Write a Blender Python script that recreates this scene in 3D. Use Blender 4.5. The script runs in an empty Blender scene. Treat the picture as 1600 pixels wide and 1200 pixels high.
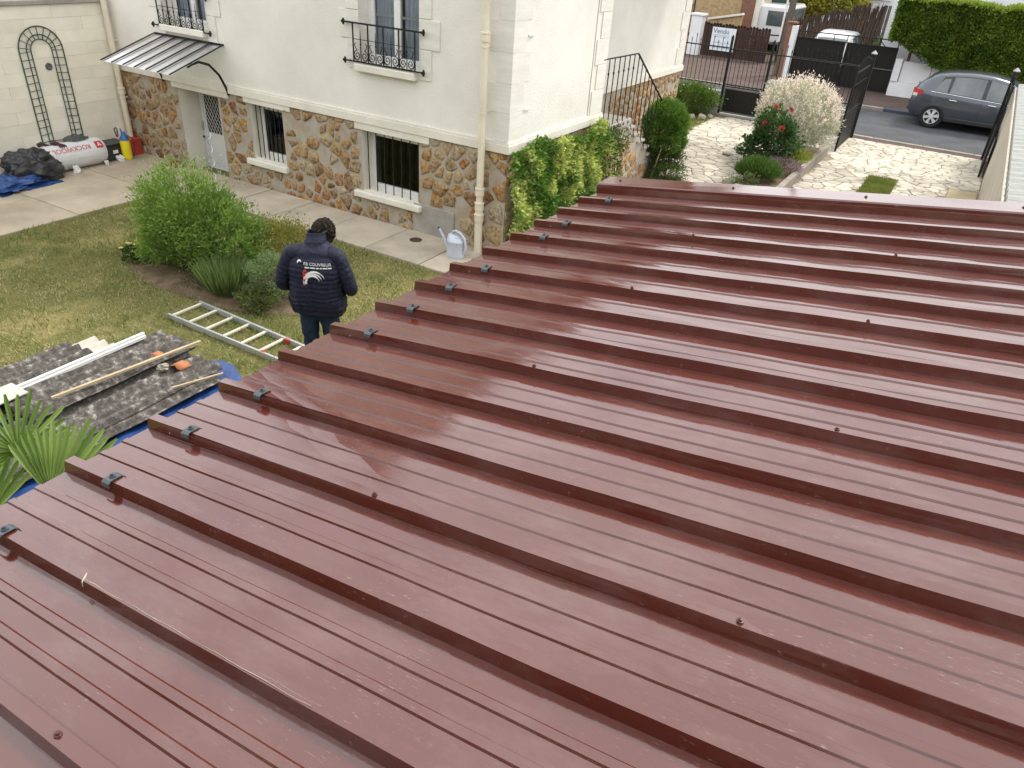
import bpy, bmesh, math, random
import numpy as np
from mathutils import Vector, Matrix
from mathutils.bvhtree import BVHTree
random.seed(7); RNG = np.random.default_rng(11)
SC = bpy.context.scene
COL = SC.collection
rad = math.radians
# ------------------------------------------------------------------ camera
yaw, pitch, roll, FPX = 0.51131, -0.54848, 0.07025, 1159.74
F = Vector((-math.sin(yaw)*math.cos(pitch), math.cos(yaw)*math.cos(pitch), math.sin(pitch)))
Rv = F.cross(Vector((0, 0, 1))).normalized(); Uv = Rv.cross(F)
R2 = Rv*math.cos(roll) + Uv*math.sin(roll); U2 = -Rv*math.sin(roll) + Uv*math.cos(roll)
cam = bpy.data.cameras.new('camera'); cam.sensor_width = 36; cam.sensor_fit = 'HORIZONTAL'
cam.lens = FPX*36/1600; cam.clip_start = .05; cam.clip_end = 2000
camo = bpy.data.objects.new('camera', cam); COL.objects.link(camo)
M = Matrix((R2, U2, -F)).transposed().to_4x4(); M.translation = Vector((5.304, -8.874, 4.128))
camo.matrix_world = M; SC.camera = camo
# ------------------------------------------------------------------ sky and sun
SUN_EL, SUN_AZ = rad(50), rad(22)          # azimuth from +Y towards +X
w = bpy.data.worlds.new('World'); SC.world = w; w.use_nodes = True
nt = w.node_tree; nt.nodes.clear()
out = nt.nodes.new('ShaderNodeOutputWorld'); mixs = nt.nodes.new('ShaderNodeMixShader')
b1 = nt.nodes.new('ShaderNodeBackground'); b2 = nt.nodes.new('ShaderNodeBackground')
sky = nt.nodes.new('ShaderNodeTexSky'); sky.sky_type = 'NISHITA'; sky.sun_disc = False
sky.sun_elevation = SUN_EL; sky.sun_rotation = SUN_AZ; sky.dust_density = 2.5; sky.air_density = 1.2
b1.inputs[1].default_value = 0.11
nt.links.new(sky.outputs[0], b1.inputs[0])
b2.inputs[0].default_value = (.97, .985, 1, 1); b2.inputs[1].default_value = 1.02
tc = nt.nodes.new('ShaderNodeTexCoord'); mp = nt.nodes.new('ShaderNodeMapping'); mp.inputs['Scale'].default_value = (1, 1, 2.2)
nz = nt.nodes.new('ShaderNodeTexNoise'); nz.inputs['Scale'].default_value = 2.1; nz.inputs['Detail'].default_value = 7; nz.inputs['Roughness'].default_value = .55
cr = nt.nodes.new('ShaderNodeValToRGB'); cr.color_ramp.elements[0].position = .16; cr.color_ramp.elements[1].position = .44
nt.links.new(tc.outputs['Generated'], mp.inputs[0]); nt.links.new(mp.outputs[0], nz.inputs['Vector']); nt.links.new(nz.outputs['Fac'], cr.inputs[0])
nt.links.new(cr.outputs[0], mixs.inputs[0]); nt.links.new(b1.outputs[0], mixs.inputs[1]); nt.links.new(b2.outputs[0], mixs.inputs[2]); nt.links.new(mixs.outputs[0], out.inputs[0])
sl = bpy.data.lights.new('sun', 'SUN'); sl.energy = 1.5; sl.angle = rad(10); sl.color = (1, .95, .86)
so = bpy.data.objects.new('sun', sl); COL.objects.link(so)
sd = Vector((math.sin(SUN_AZ)*math.cos(SUN_EL), math.cos(SUN_AZ)*math.cos(SUN_EL), math.sin(SUN_EL)))
so.rotation_euler = sd.to_track_quat('Z', 'Y').to_euler(); so.location = (0, 0, 30)
vs = SC.view_settings; vs.view_transform = 'Standard'; vs.look = 'None'; vs.exposure = 1.02; vs.gamma = 1.0; vs.use_curve_mapping = False
# ------------------------------------------------------------------ materials
MATS = {}
def newmat(name):
    m = bpy.data.materials.new(name); m.use_nodes = True; n = m.node_tree
    bs = n.nodes['Principled BSDF']; MATS[name] = m
    return m, n, bs
def N(n, t, **kw):
    x = n.nodes.new(t)
    for k, v in kw.items():
        if hasattr(x, k): setattr(x, k, v)
        else: x.inputs[k].default_value = v
    return x
def c4(c): return (c[0], c[1], c[2], 1)
def pm(name, c1, c2=None, scale=4, rough=.8, bump=0, bscale=None, spec=.35, metal=0, detail=6, lo=.35, hi=.65, c3=None, stretch=None, rnd=0, coat=0, rrange=0):
    """procedural: two or three colours mixed by object-space noise, fine bump, optional per-object shift"""
    m, n, bs = newmat(name); L = n.links.new
    tcn = N(n, 'ShaderNodeTexCoord'); src = tcn.outputs['Object']
    if rnd:
        oi = N(n, 'ShaderNodeObjectInfo'); ad = N(n, 'ShaderNodeVectorMath', operation='ADD'); L(src, ad.inputs[0])
        sc_ = N(n, 'ShaderNodeMath', operation='MULTIPLY'); sc_.inputs[1].default_value = 37.; L(oi.outputs['Random'], sc_.inputs[0]); L(sc_.outputs[0], ad.inputs[1]); src = ad.outputs[0]
    if stretch:
        mpn = N(n, 'ShaderNodeMapping'); mpn.inputs['Scale'].default_value = stretch; L(src, mpn.inputs[0]); src = mpn.outputs[0]
    nn = N(n, 'ShaderNodeTexNoise', Scale=scale, Detail=detail, Roughness=.62); L(src, nn.inputs['Vector'])
    if c2 is None: c2 = tuple(x*.82 for x in c1)
    rp = N(n, 'ShaderNodeValToRGB'); e = rp.color_ramp.elements
    e[0].position = lo; e[0].color = c4(c1); e[1].position = hi; e[1].color = c4(c2)
    if c3: q = e.new((lo+hi)/2 + .0); q.color = c4(c3)
    L(nn.outputs['Fac'], rp.inputs[0]); colout = rp.outputs[0]
    if rnd:
        hv = N(n, 'ShaderNodeHueSaturation'); mr = N(n, 'ShaderNodeMapRange'); mr.inputs['To Min'].default_value = 1-rnd; mr.inputs['To Max'].default_value = 1+rnd
        L(oi.outputs['Random'], mr.inputs['Value']); L(mr.outputs[0], hv.inputs['Value']); L(colout, hv.inputs['Color']); colout = hv.outputs[0]
    L(colout, bs.inputs['Base Color'])
    bs.inputs['Roughness'].default_value = rough; bs.inputs['Specular IOR Level'].default_value = spec; bs.inputs['Metallic'].default_value = metal
    if coat: bs.inputs['Coat Weight'].default_value = coat; bs.inputs['Coat Roughness'].default_value = .05
    if rrange:
        r2 = N(n, 'ShaderNodeMapRange'); r2.inputs['To Min'].default_value = rough-rrange; r2.inputs['To Max'].default_value = rough+rrange; L(nn.outputs['Fac'], r2.inputs['Value']); L(r2.outputs[0], bs.inputs['Roughness'])
    if bump:
        n2 = N(n, 'ShaderNodeTexNoise', Scale=bscale or scale*6, Detail=5, Roughness=.6); L(src, n2.inputs['Vector'])
        bp = N(n, 'ShaderNodeBump', Strength=min(1, bump*1.0), Distance=.01*max(1, bump)); L(n2.outputs['Fac'], bp.inputs['Height']); L(bp.outputs[0], bs.inputs['Normal'])
    return m
def leafmat(name, trans=.35, rough=.5, tint=(1.2, 1.3, .55, 1)):
    """leaf colour comes from a per-leaf attribute"""
    m, n, bs = newmat(name); L = n.links.new
    at = N(n, 'ShaderNodeAttribute', attribute_name='Col')
    L(at.outputs['Color'], bs.inputs['Base Color']); bs.inputs['Roughness'].default_value = rough; bs.inputs['Specular IOR Level'].default_value = .3
    tr = N(n, 'ShaderNodeBsdfTranslucent'); mx = N(n, 'ShaderNodeMixShader'); mx.inputs[0].default_value = trans
    gm = N(n, 'ShaderNodeMixRGB', blend_type='MULTIPLY'); gm.inputs[0].default_value = 1; gm.inputs[2].default_value = tint; L(at.outputs['Color'], gm.inputs[1]); L(gm.outputs[0], tr.inputs[0])
    L(bs.outputs[0], mx.inputs[1]); L(tr.outputs[0], mx.inputs[2]); L(mx.outputs[0], n.nodes['Material Output'].inputs[0])
    return m
LEAF = leafmat('leaf'); PALELEAF = leafmat('pale_leaf', .3, .55, (1.08, 1.06, .92, 1)); GRASS = leafmat('grass_blade', .25, .6)
pm('stucco', (.78, .755, .695), (.69, .66, .595), 1.1, .92, .7, 38, .15, detail=10)
pm('stucco_trim', (.76, .725, .64), (.66, .625, .545), 2.5, .85, .2, 40, .2)
pm('quoin', (.75, .725, .665), (.66, .635, .57), 2, .88, .35, 30, .2, stretch=(1, 1, 6))
pm('mortar', (.43, .40, .35), (.36, .27, .165), 5.5, .95, 1.2, 45, .1, lo=.38, hi=.74)
pm('cement', (.40, .375, .335), (.29, .27, .24), 3, .9, .4, 60, .15)
pm('wall_block', (.86, .815, .70), (.78, .73, .61), 2.2, .85, .35, 40, .2, rnd=.05)
pm('slab', (.49, .43, .34), (.35, .305, .24), 1.6, .92, .35, 90, .15, rnd=.07, detail=9)
pm('patio', (.50, .425, .325), (.35, .295, .22), 1.2, .92, .35, 80, .15, rnd=.05, detail=9)
pm('flagstone', (.53, .485, .40), (.335, .30, .24), 3.4, .88, .5, 60, .2, rnd=.2, c3=(.445, .405, .33))
pm('joint_dark', (.13, .11, .085), (.09, .075, .06), 6, .95, .8, 50, .1)
pm('flag_joint', (.33, .28, .21), (.23, .19, .14), 6, .95, .8, 50, .1)
pm('asphalt', (.085, .087, .095), (.06, .061, .066), 2, .85, .8, 150, .25)
pm('far_pavement', (.115, .08, .07), (.085, .06, .053), 1.5, .9, .5, 90, .2)
pm('kerb', (.36, .32, .27), (.25, .22, .19), 4, .9, .5, 60, .2, rnd=.08)
pm('soil', (.12, .085, .055), (.20, .15, .10), 7, .97, 2, 40, .05)
pm('lawn_ground', (.17, .15, .06), (.30, .25, .11), 1.1, .97, 1.2, 60, .05, c3=(.14, .14, .05))
pm('terrain', (.10, .11, .05), (.17, .15, .09), .15, .95, 0)
pm('pvc_white', (.78, .78, .77), (.70, .70, .69), 5, .35, 0, spec=.5)
pm('door_white', (.74, .75, .76), (.66, .67, .68), 2, .45, .1, 60, spec=.4)
pm('pipe_cream', (.74, .665, .54), (.66, .585, .46), 4, .45, .1, 30, spec=.4)
pm('iron_black', (.007, .007, .0075), (.013, .0125, .012), 12, .5, .15, 80, .3)
pm('iron_green', (.028, .06, .05), (.04, .075, .06), 12, .5, .1, 80, .4)
pm('interior_dark', (.012, .011, .012), (.022, .02, .02), 3, .9)
pm('curtain', (.80, .83, .93), (.70, .74, .86), 5, .9, .1, 60, .1)
pm('roof_tile', (.17, .085, .06), (.10, .06, .045), 5, .85, .6, 30, .2)
pm('wood_pale', (.52, .43, .29), (.38, .30, .19), 6, .8, .4, 50, .2, stretch=(8, .6, 8))
pm('wood_brown', (.055, .028, .02), (.035, .018, .014), 5, .7, .3, 50, .3, stretch=(5, 5, .5), rnd=.2)
pm('brick', (.25, .13, .085), (.17, .09, .065), 8, .9, .6, 60, .2)
pm('black_plastic', (.02, .021, .023), (.03, .031, .033), 4, .38, .2, 30, .5)
pm('bag_plastic', (.022, .022, .024), (.034, .034, .036), 3, .36, 2.5, 7, .5)
pm('yellow_plastic', (.80, .66, .02), (.72, .57, .02), 6, .32, 0, spec=.5)
pm('blue_plastic', (.03, .16, .42), (.025, .12, .33), 6, .35, 0, spec=.5)
pm('red_plastic', (.46, .05, .03), (.36, .04, .025), 5, .4, 0, spec=.5)
pm('red_print', (.55, .05, .05), (.48, .04, .04), 5, .5)
pm('white_film', (.72, .72, .72), (.62, .62, .63), 3, .3, .5, 9, .5)
pm('white_print', (.80, .80, .80), (.72, .72, .72), 5, .6)
pm('paper_white', (.75, .75, .74), (.66, .66, .65), 5, .8)
pm('cable_grey', (.13, .14, .14), (.09, .095, .10), 10, .55)
pm('glove', (.09, .045, .04), (.05, .03, .03), 9, .9)
pm('tarp_blue', (.02, .055, .19), (.03, .08, .26), 4, .36, .7, 16, .5)
pm('alu', (.62, .63, .65), (.50, .51, .53), 9, .38, .15, 60, .5, metal=.55, stretch=(1, 6, 6))
pm('rung', (.66, .62, .52), (.55, .50, .40), 9, .5, .2, 60, .4)
pm('fibre_grey', (.075, .068, .062), (.42, .40, .36), 15, .95, 1.6, 60, .1, lo=.40, hi=.70, c3=(.145, .13, .117), detail=12)
pm('fibre_clean', (.56, .53, .47), (.44, .41, .36), 6, .9, .4, 60, .15)
pm('terracotta', (.48, .19, .09), (.37, .14, .07), 8, .85, .4, 60, .2)
pm('can_grey', (.53, .57, .66), (.46, .50, .59), 5, .4, .05, 30, .45)
pm('can_dark', (.05, .055, .075), (.04, .045, .06), 5, .5)
pm('rust_iron', (.07, .045, .035), (.12, .07, .05), 20, .8, .5, 60, .3)
pm('navy_fabric', (.0075, .009, .026), (.012, .014, .034), 9, .55, 1.2, 28, .28)
pm('jeans', (.012, .022, .052), (.024, .041, .082), 14, .85, .5, 160, .2)
pm('skin', (.50, .29, .21), (.44, .24, .17), 9, .55, .1, 80, .35)
pm('hair', (.014, .009, .007), (.032, .021, .015), 20, .6, .2, 80, .2)
pm('screw_paint', (.07, .022, .017), (.09, .03, .022), 9, .4)
pm('shoe', (.03, .027, .025), (.05, .045, .04), 9, .7, .2, 60, .3)
pm('bark', (.10, .075, .05), (.16, .12, .085), 9, .9, 1, 40, .1, stretch=(4, 4, 1))
pm('stem_green', (.10, .15, .05), (.14, .19, .07), 9, .7)
pm('zinc', (.42, .43, .44), (.33, .34, .35), 4, .5, .1, 40, .4, metal=.3)
pm('neighbour_sheet', (.41, .415, .39), (.30, .305, .285), 5, .8, .5, 40, .2, stretch=(.6, 6, 6))
pm('neighbour_wall', (.53, .49, .415), (.46, .42, .35), 2, .9, .4, 50, .15)
pm('stone_house', (.47, .35, .20), (.30, .20, .11), 8, .92, 1.4, 20, .15, c3=(.40, .29, .16))
pm('white_paint', (.77, .78, .80), (.68, .69, .71), 2, .8, .2, 40, .25)
pm('pole_wood', (.16, .135, .11), (.10, .085, .07), 6, .9, .8, 40, .15, stretch=(5, 5, .4))
pm('reed', (.12, .085, .065), (.055, .04, .033), 9, .95, 1, 30, .1, stretch=(6, 6, .4))
pm('car_grey', (.062, .071, .091), (.056, .065, .084), 3, .3, 0, spec=.5, metal=.35, coat=.8)
pm('car_white', (.72, .73, .74), (.68, .69, .70), 3, .35, 0, spec=.5, coat=.7)
pm('car_silver', (.30, .34, .40), (.26, .30, .36), 3, .35, 0, spec=.5, metal=.3, coat=.7)
pm('car_glass', (.07, .08, .085), (.13, .145, .15), 1.5, .05, 0, spec=.9)
pm('chrome', (.72, .73, .75), (.62, .63, .65), 9, .18, 0, spec=.5, metal=.9)
pm('alloy', (.66, .67, .69), (.58, .59, .61), 9, .35, 0, spec=.5, metal=.15)
pm('rubber', (.018, .018, .019), (.028, .027, .026), 9, .85, .3, 50, .25)
pm('lamp_red', (.48, .03, .025), (.38, .02, .02), 9, .12, 0, spec=.6)
pm('lamp_clear', (.72, .70, .68), (.6, .58, .56), 9, .12, 0, spec=.6)
pm('kerb_blue', (.06, .075, .11), (.075, .09, .13), 9, .8)
pm('sign_white', (.72, .78, .84), (.68, .74, .80), 3, .5)
pm('sign_text', (.03, .07, .11), (.04, .08, .12), 5, .6)
pm('sign_grey', (.42, .50, .57), (.38, .46, .53), 5, .6)
pm('petal_red', (.46, .03, .035), (.34, .02, .03), 22, .6)
pm('petal_yellow', (.72, .62, .10), (.70, .66, .34), 22, .6)
pm('clip_metal', (.055, .075, .085), (.085, .105, .11), 12, .45, .2, 50, .45, metal=.4)
pm('rock', (.44, .40, .33), (.30, .27, .22), 6, .9, .8, 30, .2, rnd=.15)
pm('wet_stone', (.42, .35, .22), (.30, .25, .16), 3, .9, .3, 40, .2)
def roofmat():
    m, n, bs = newmat('roof_steel'); L = n.links.new
    tcn = N(n, 'ShaderNodeTexCoord')
    big = N(n, 'ShaderNodeTexNoise', Scale=.9, Detail=5, Roughness=.6); L(tcn.outputs['Object'], big.inputs['Vector'])
    rp = N(n, 'ShaderNodeValToRGB'); e = rp.color_ramp.elements; e[0].position = .3; e[0].color = (.078, .0165, .0112, 1); e[1].position = .7; e[1].color = (.092, .0208, .0142, 1)
    L(big.outputs['Fac'], rp.inputs[0])
    # dust: fine specks, mostly drawn out along the ribs
    mpn = N(n, 'ShaderNodeMapping'); mpn.inputs['Scale'].default_value = (.8, 6.5, 1); L(tcn.outputs['Object'], mpn.inputs[0])
    sp = N(n, 'ShaderNodeTexNoise', Scale=38, Detail=4, Roughness=.7); L(mpn.outputs[0], sp.inputs['Vector'])
    pat = N(n, 'ShaderNodeTexNoise', Scale=2.6, Detail=4, Roughness=.6); L(tcn.outputs['Object'], pat.inputs['Vector'])
    r1 = N(n, 'ShaderNodeMapRange'); r1.inputs['From Min'].default_value = .61; r1.inputs['From Max'].default_value = .74; L(sp.outputs['Fac'], r1.inputs['Value'])
    r2 = N(n, 'ShaderNodeMapRange'); r2.inputs['From Min'].default_value = .46; r2.inputs['From Max'].default_value = .70; L(pat.outputs['Fac'], r2.inputs['Value'])
    mu = N(n, 'ShaderNodeMath', operation='MULTIPLY'); L(r1.outputs[0], mu.inputs[0]); L(r2.outputs[0], mu.inputs[1])
    mu2 = N(n, 'ShaderNodeMath', operation='MULTIPLY'); L(mu.outputs[0], mu2.inputs[0]); mu2.inputs[1].default_value = .5
    # white droppings
    vo = N(n, 'ShaderNodeTexVoronoi', Scale=3.4); L(tcn.outputs['Object'], vo.inputs['Vector'])
    r3 = N(n, 'ShaderNodeMapRange'); r3.inputs['From Min'].default_value = .014; r3.inputs['From Max'].default_value = .008; L(vo.outputs['Distance'], r3.inputs['Value'])
    film = N(n, 'ShaderNodeTexNoise', Scale=1.7, Detail=9, Roughness=.72); mp3 = N(n, 'ShaderNodeMapping'); mp3.inputs['Scale'].default_value = (1, 2.4, 1); mp3.inputs['Location'].default_value = (4, 2, 1); L(tcn.outputs['Object'], mp3.inputs[0]); L(mp3.outputs[0], film.inputs['Vector'])
    rf = N(n, 'ShaderNodeMapRange'); rf.inputs['From Min'].default_value = .48; rf.inputs['From Max'].default_value = .74; rf.inputs['To Max'].default_value = .09; L(film.outputs['Fac'], rf.inputs['Value'])
    mxa = N(n, 'ShaderNodeMath', operation='MAXIMUM'); L(mu2.outputs[0], mxa.inputs[0]); L(r3.outputs[0], mxa.inputs[1])
    mx0 = N(n, 'ShaderNodeMath', operation='MAXIMUM'); L(mxa.outputs[0], mx0.inputs[0]); L(rf.outputs[0], mx0.inputs[1])
    mx = N(n, 'ShaderNodeMixRGB'); mx.inputs[2].default_value = (.55, .48, .45, 1); L(mx0.outputs[0], mx.inputs[0]); L(rp.outputs[0], mx.inputs[1]); L(mx.outputs[0], bs.inputs['Base Color'])
    rr = N(n, 'ShaderNodeMapRange'); rr.inputs['From Min'].default_value = .38; rr.inputs['From Max'].default_value = .66; rr.inputs['To Min'].default_value = .045; rr.inputs['To Max'].default_value = .14; L(pat.outputs['Fac'], rr.inputs['Value'])
    ra = N(n, 'ShaderNodeMath', operation='ADD'); L(rr.outputs[0], ra.inputs[0]); L(mxa.outputs[0], ra.inputs[1]); L(ra.outputs[0], bs.inputs['Roughness'])
    bs.inputs['Specular IOR Level'].default_value = .80; bs.inputs['Coat Weight'].default_value = .2; bs.inputs['Coat Roughness'].default_value = .045
    wv = N(n, 'ShaderNodeTexNoise', Scale=2.2, Detail=2, Roughness=.5); mp2 = N(n, 'ShaderNodeMapping'); mp2.inputs['Scale'].default_value = (.7, 2.2, 1); L(tcn.outputs['Object'], mp2.inputs[0]); L(mp2.outputs[0], wv.inputs['Vector'])
    bp = N(n, 'ShaderNodeBump', Strength=.11, Distance=.012); L(wv.outputs['Fac'], bp.inputs['Height'])
    fn = N(n, 'ShaderNodeTexNoise', Scale=240, Detail=2); L(tcn.outputs['Object'], fn.inputs['Vector'])
    bp2 = N(n, 'ShaderNodeBump', Strength=.05, Distance=.002); L(fn.outputs['Fac'], bp2.inputs['Height']); L(bp.outputs[0], bp2.inputs['Normal']); L(bp2.outputs[0], bs.inputs['Normal'])
roofmat()
def stonemat():
    m, n, bs = newmat('meuliere'); L = n.links.new
    oi = N(n, 'ShaderNodeObjectInfo'); tcn = N(n, 'ShaderNodeTexCoord'); at = N(n, 'ShaderNodeAttribute', attribute_name='Col')
    rp = N(n, 'ShaderNodeValToRGB'); e = rp.color_ramp.elements; rp.color_ramp.interpolation = 'LINEAR'
    e[0].position = 0; e[0].color = (.44, .39, .31, 1); e[1].position = 1; e[1].color = (.24, .12, .055, 1)
    for p_, c in ((.22, (.43, .33, .18)), (.42, (.43, .27, .10)), (.58, (.37, .18, .065)), (.76, (.37, .28, .16))): q = e.new(p_); q.color = c4(c)
    L(at.outputs['Fac'], rp.inputs[0])
    nn = N(n, 'ShaderNodeTexNoise', Scale=24, Detail=8, Roughness=.7); L(tcn.outputs['Object'], nn.inputs['Vector'])
    r2 = N(n, 'ShaderNodeValToRGB'); f = r2.color_ramp.elements; f[0].position = .36; f[0].color = (.38, .27, .2, 1); f[1].position = .62; f[1].color = (1.25, 1.2, 1.1, 1)
    L(nn.outputs['Fac'], r2.inputs[0])
    mx = N(n, 'ShaderNodeMixRGB', blend_type='MULTIPLY'); mx.inputs[0].default_value = 1; L(rp.outputs[0], mx.inputs[1]); L(r2.outputs[0], mx.inputs[2])
    n3 = N(n, 'ShaderNodeTexNoise', Scale=11, Detail=6, Roughness=.65); L(tcn.outputs['Object'], n3.inputs['Vector'])
    r3 = N(n, 'ShaderNodeMapRange'); r3.inputs['From Min'].default_value = .46; r3.inputs['From Max'].default_value = .66; r3.inputs['To Max'].default_value = .62; L(n3.outputs['Fac'], r3.inputs['Value'])
    mg = N(n, 'ShaderNodeMixRGB'); mg.inputs[2].default_value = (.43, .385, .31, 1); L(r3.outputs[0], mg.inputs[0]); L(mx.outputs[0], mg.inputs[1]); mx = mg
    L(mx.outputs[0], bs.inputs['Base Color']); bs.inputs['Roughness'].default_value = .92; bs.inputs['Specular IOR Level'].default_value = .15
    bp = N(n, 'ShaderNodeBump', Strength=1, Distance=.02); L(nn.outputs['Fac'], bp.inputs['Height']); L(bp.outputs[0], bs.inputs['Normal'])
stonemat()
def glassmat():
    m, n, bs = newmat('window_glass'); L = n.links.new
    tr = N(n, 'ShaderNodeBsdfTransparent'); tr.inputs[0].default_value = (.82, .86, .88, 1); gl = N(n, 'ShaderNodeBsdfGlossy'); gl.inputs['Roughness'].default_value = .03
    fr = N(n, 'ShaderNodeFresnel'); fr.inputs[0].default_value = 1.6; mx = N(n, 'ShaderNodeMixShader'); L(fr.outputs[0], mx.inputs[0]); L(tr.outputs[0], mx.inputs[1]); L(gl.outputs[0], mx.inputs[2])
    L(mx.outputs[0], n.nodes['Material Output'].inputs[0])
    m2, n, bs = newmat('wired_glass'); L = n.links.new
    tr = N(n, 'ShaderNodeBsdfTranslucent'); tr.inputs[0].default_value = (.62, .66, .62, 1); ta = N(n, 'ShaderNodeBsdfTransparent'); ta.inputs[0].default_value = (.8, .84, .8, 1)
    mx = N(n, 'ShaderNodeMixShader'); mx.inputs[0].default_value = .5; df = N(n, 'ShaderNodeBsdfDiffuse'); df.inputs[0].default_value = (.36, .385, .365, 1); mm = N(n, 'ShaderNodeMixShader'); mm.inputs[0].default_value = .6; L(tr.outputs[0], mm.inputs[1]); L(df.outputs[0], mm.inputs[2]); L(mm.outputs[0], mx.inputs[1]); L(ta.outputs[0], mx.inputs[2])
    gl = N(n, 'ShaderNodeBsdfGlossy'); gl.inputs['Roughness'].default_value = .4; fr = N(n, 'ShaderNodeFresnel'); fr.inputs[0].default_value = 1.5
    m3 = N(n, 'ShaderNodeMixShader'); L(fr.outputs[0], m3.inputs[0]); L(mx.outputs[0], m3.inputs[1]); L(gl.outputs[0], m3.inputs[2]); L(m3.outputs[0], n.nodes['Material Output'].inputs[0])
glassmat()
# ------------------------------------------------------------------ builders
def tag(o, label=None, cat=None, group=None, kind=None):
    if label: o['label'] = label
    if cat: o['category'] = cat
    if group: o['group'] = group
    if kind: o['kind'] = kind
    return o
def thing(name, loc, label, cat, group=None, rz=0):
    o = bpy.data.objects.new(name, None); o.empty_display_size = .1; COL.objects.link(o)
    o.location = loc; o.rotation_euler = (0, 0, rz)
    return tag(o, label, cat, group)
def root_of(o):
    while o.parent: o = o.parent
    return o
def link_mesh(name, me, mat, parent=None):
    o = bpy.data.objects.new(name, me); COL.objects.link(o)
    if mat is not None: me.materials.append(MATS[mat] if isinstance(mat, str) else mat)
    if parent: o.parent = parent
    return o
class MB:
    def __init__(s): s.v = []; s.f = []
    def add(s, vs, fs):
        k = len(s.v); s.v += [tuple(x) for x in vs]; s.f += [tuple(i+k for i in f) for f in fs]; return s
    def box(s, a, b):
        x0, y0, z0 = [min(p, q) for p, q in zip(a, b)]; x1, y1, z1 = [max(p, q) for p, q in zip(a, b)]
        return s.add([(x0, y0, z0), (x1, y0, z0), (x1, y1, z0), (x0, y1, z0), (x0, y0, z1), (x1, y0, z1), (x1, y1, z1), (x0, y1, z1)],
                     [(0, 3, 2, 1), (4, 5, 6, 7), (0, 1, 5, 4), (1, 2, 6, 5), (2, 3, 7, 6), (3, 0, 4, 7)])
    def cbox(s, a, b, ch=.01):
        """box with chamfered edges"""
        bm = bmesh.new(); bmesh.ops.create_cube(bm, size=1)
        lo = Vector([min(p, q) for p, q in zip(a, b)]); hi = Vector([max(p, q) for p, q in zip(a, b)])
        for v in bm.verts: v.co = Vector([lo[i] + (v.co[i]+.5)*(hi[i]-lo[i]) for i in range(3)])
        bmesh.ops.bevel(bm, geom=bm.edges[:], offset=ch, segments=1, affect='EDGES', profile=.5)
        bm.verts.ensure_lookup_table(); bm.verts.index_update()
        s.add([v.co[:] for v in bm.verts], [[v.index for v in f.verts] for f in bm.faces]); bm.free(); return s
    def bar(s, a, b, w, h=None, up=(0, 0, 1)):
        a = Vector(a); b = Vector(b); h = h or w; d = (b-a).normalized(); up = Vector(up)
        if abs(d.dot(up)) > .98: up = Vector((0, 1, 0))
        x = d.cross(up).normalized(); y = x.cross(d)
        vs = [p + x*i*w/2 + y*j*h/2 for p in (a, b) for i, j in ((-1, -1), (1, -1), (1, 1), (-1, 1))]
        return s.add(vs, [(0, 1, 2, 3), (7, 6, 5, 4), (0, 4, 5, 1), (1, 5, 6, 2), (2, 6, 7, 3), (3, 7, 4, 0)])
    def tube(s, pts, r, n=8, cap=True):
        P = [Vector(p) for p in pts]; rs = r if isinstance(r, (list, tuple)) else [r]*len(P)
        prev = None; k0 = len(s.v); vs = []
        for i, p in enumerate(P):
            d = (P[min(i+1, len(P)-1)] - P[max(i-1, 0)]).normalized()
            if prev is None:
                u = d.cross(Vector((0, 0, 1)));
                if u.length < .05: u = d.cross(Vector((1, 0, 0)))
            else: u = prev - d*prev.dot(d)
            u.normalize(); prev = u; vv = d.cross(u)
            for j in range(n):
                a = 2*math.pi*j/n; vs.append(p + (u*math.cos(a) + vv*math.sin(a))*rs[i])
        fs = []
        for i in range(len(P)-1):
            for j in range(n): fs.append((i*n+j, i*n+(j+1) % n, (i+1)*n+(j+1) % n, (i+1)*n+j))
        if cap: fs.append(tuple(range(n-1, -1, -1))); fs.append(tuple((len(P)-1)*n+j for j in range(n)))
        return s.add(vs, fs)
    def lathe(s, prof, n=20, c=(0, 0, 0), axis='Z', cap=True):
        vs = []
        for r, z in prof:
            for j in range(n):
                a = 2*math.pi*j/n; q = (r*math.cos(a), r*math.sin(a), z)
                if axis == 'X': q = (q[2], q[0], q[1])
                elif axis == 'Y': q = (q[0], q[2], q[1])
                vs.append((q[0]+c[0], q[1]+c[1], q[2]+c[2]))
        fs = [(i*n+j, i*n+(j+1) % n, (i+1)*n+(j+1) % n, (i+1)*n+j) for i in range(len(prof)-1) for j in range(n)]
        if cap: fs.append(tuple(range(n-1, -1, -1))); fs.append(tuple((len(prof)-1)*n+j for j in range(n)))
        return s.add(vs, fs)
    def grid(s, fn, nu, nv, closed=False):
        vs = [fn(i/nu, j/nv) for i in range(nu+1) for j in range(nv+1)]
        fs = [(i*(nv+1)+j, (i+1)*(nv+1)+j, (i+1)*(nv+1)+j+1, i*(nv+1)+j+1) for i in range(nu) for j in range(nv)]
        return s.add(vs, fs)
    def prism(s, poly, z0, z1, M=None):
        n = len(poly); vs = [(x, y, z0) for x, y in poly] + [(x, y, z1) for x, y in poly]
        if M: vs = [M @ Vector(q) for q in vs]
        return s.add(vs, [tuple(range(n-1, -1, -1)), tuple(range(n, 2*n))] + [(i, (i+1) % n, n+(i+1) % n, n+i) for i in range(n)])
    def xf(s, M):
        s.v = [tuple(M @ Vector(q)) for q in s.v]; return s
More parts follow.
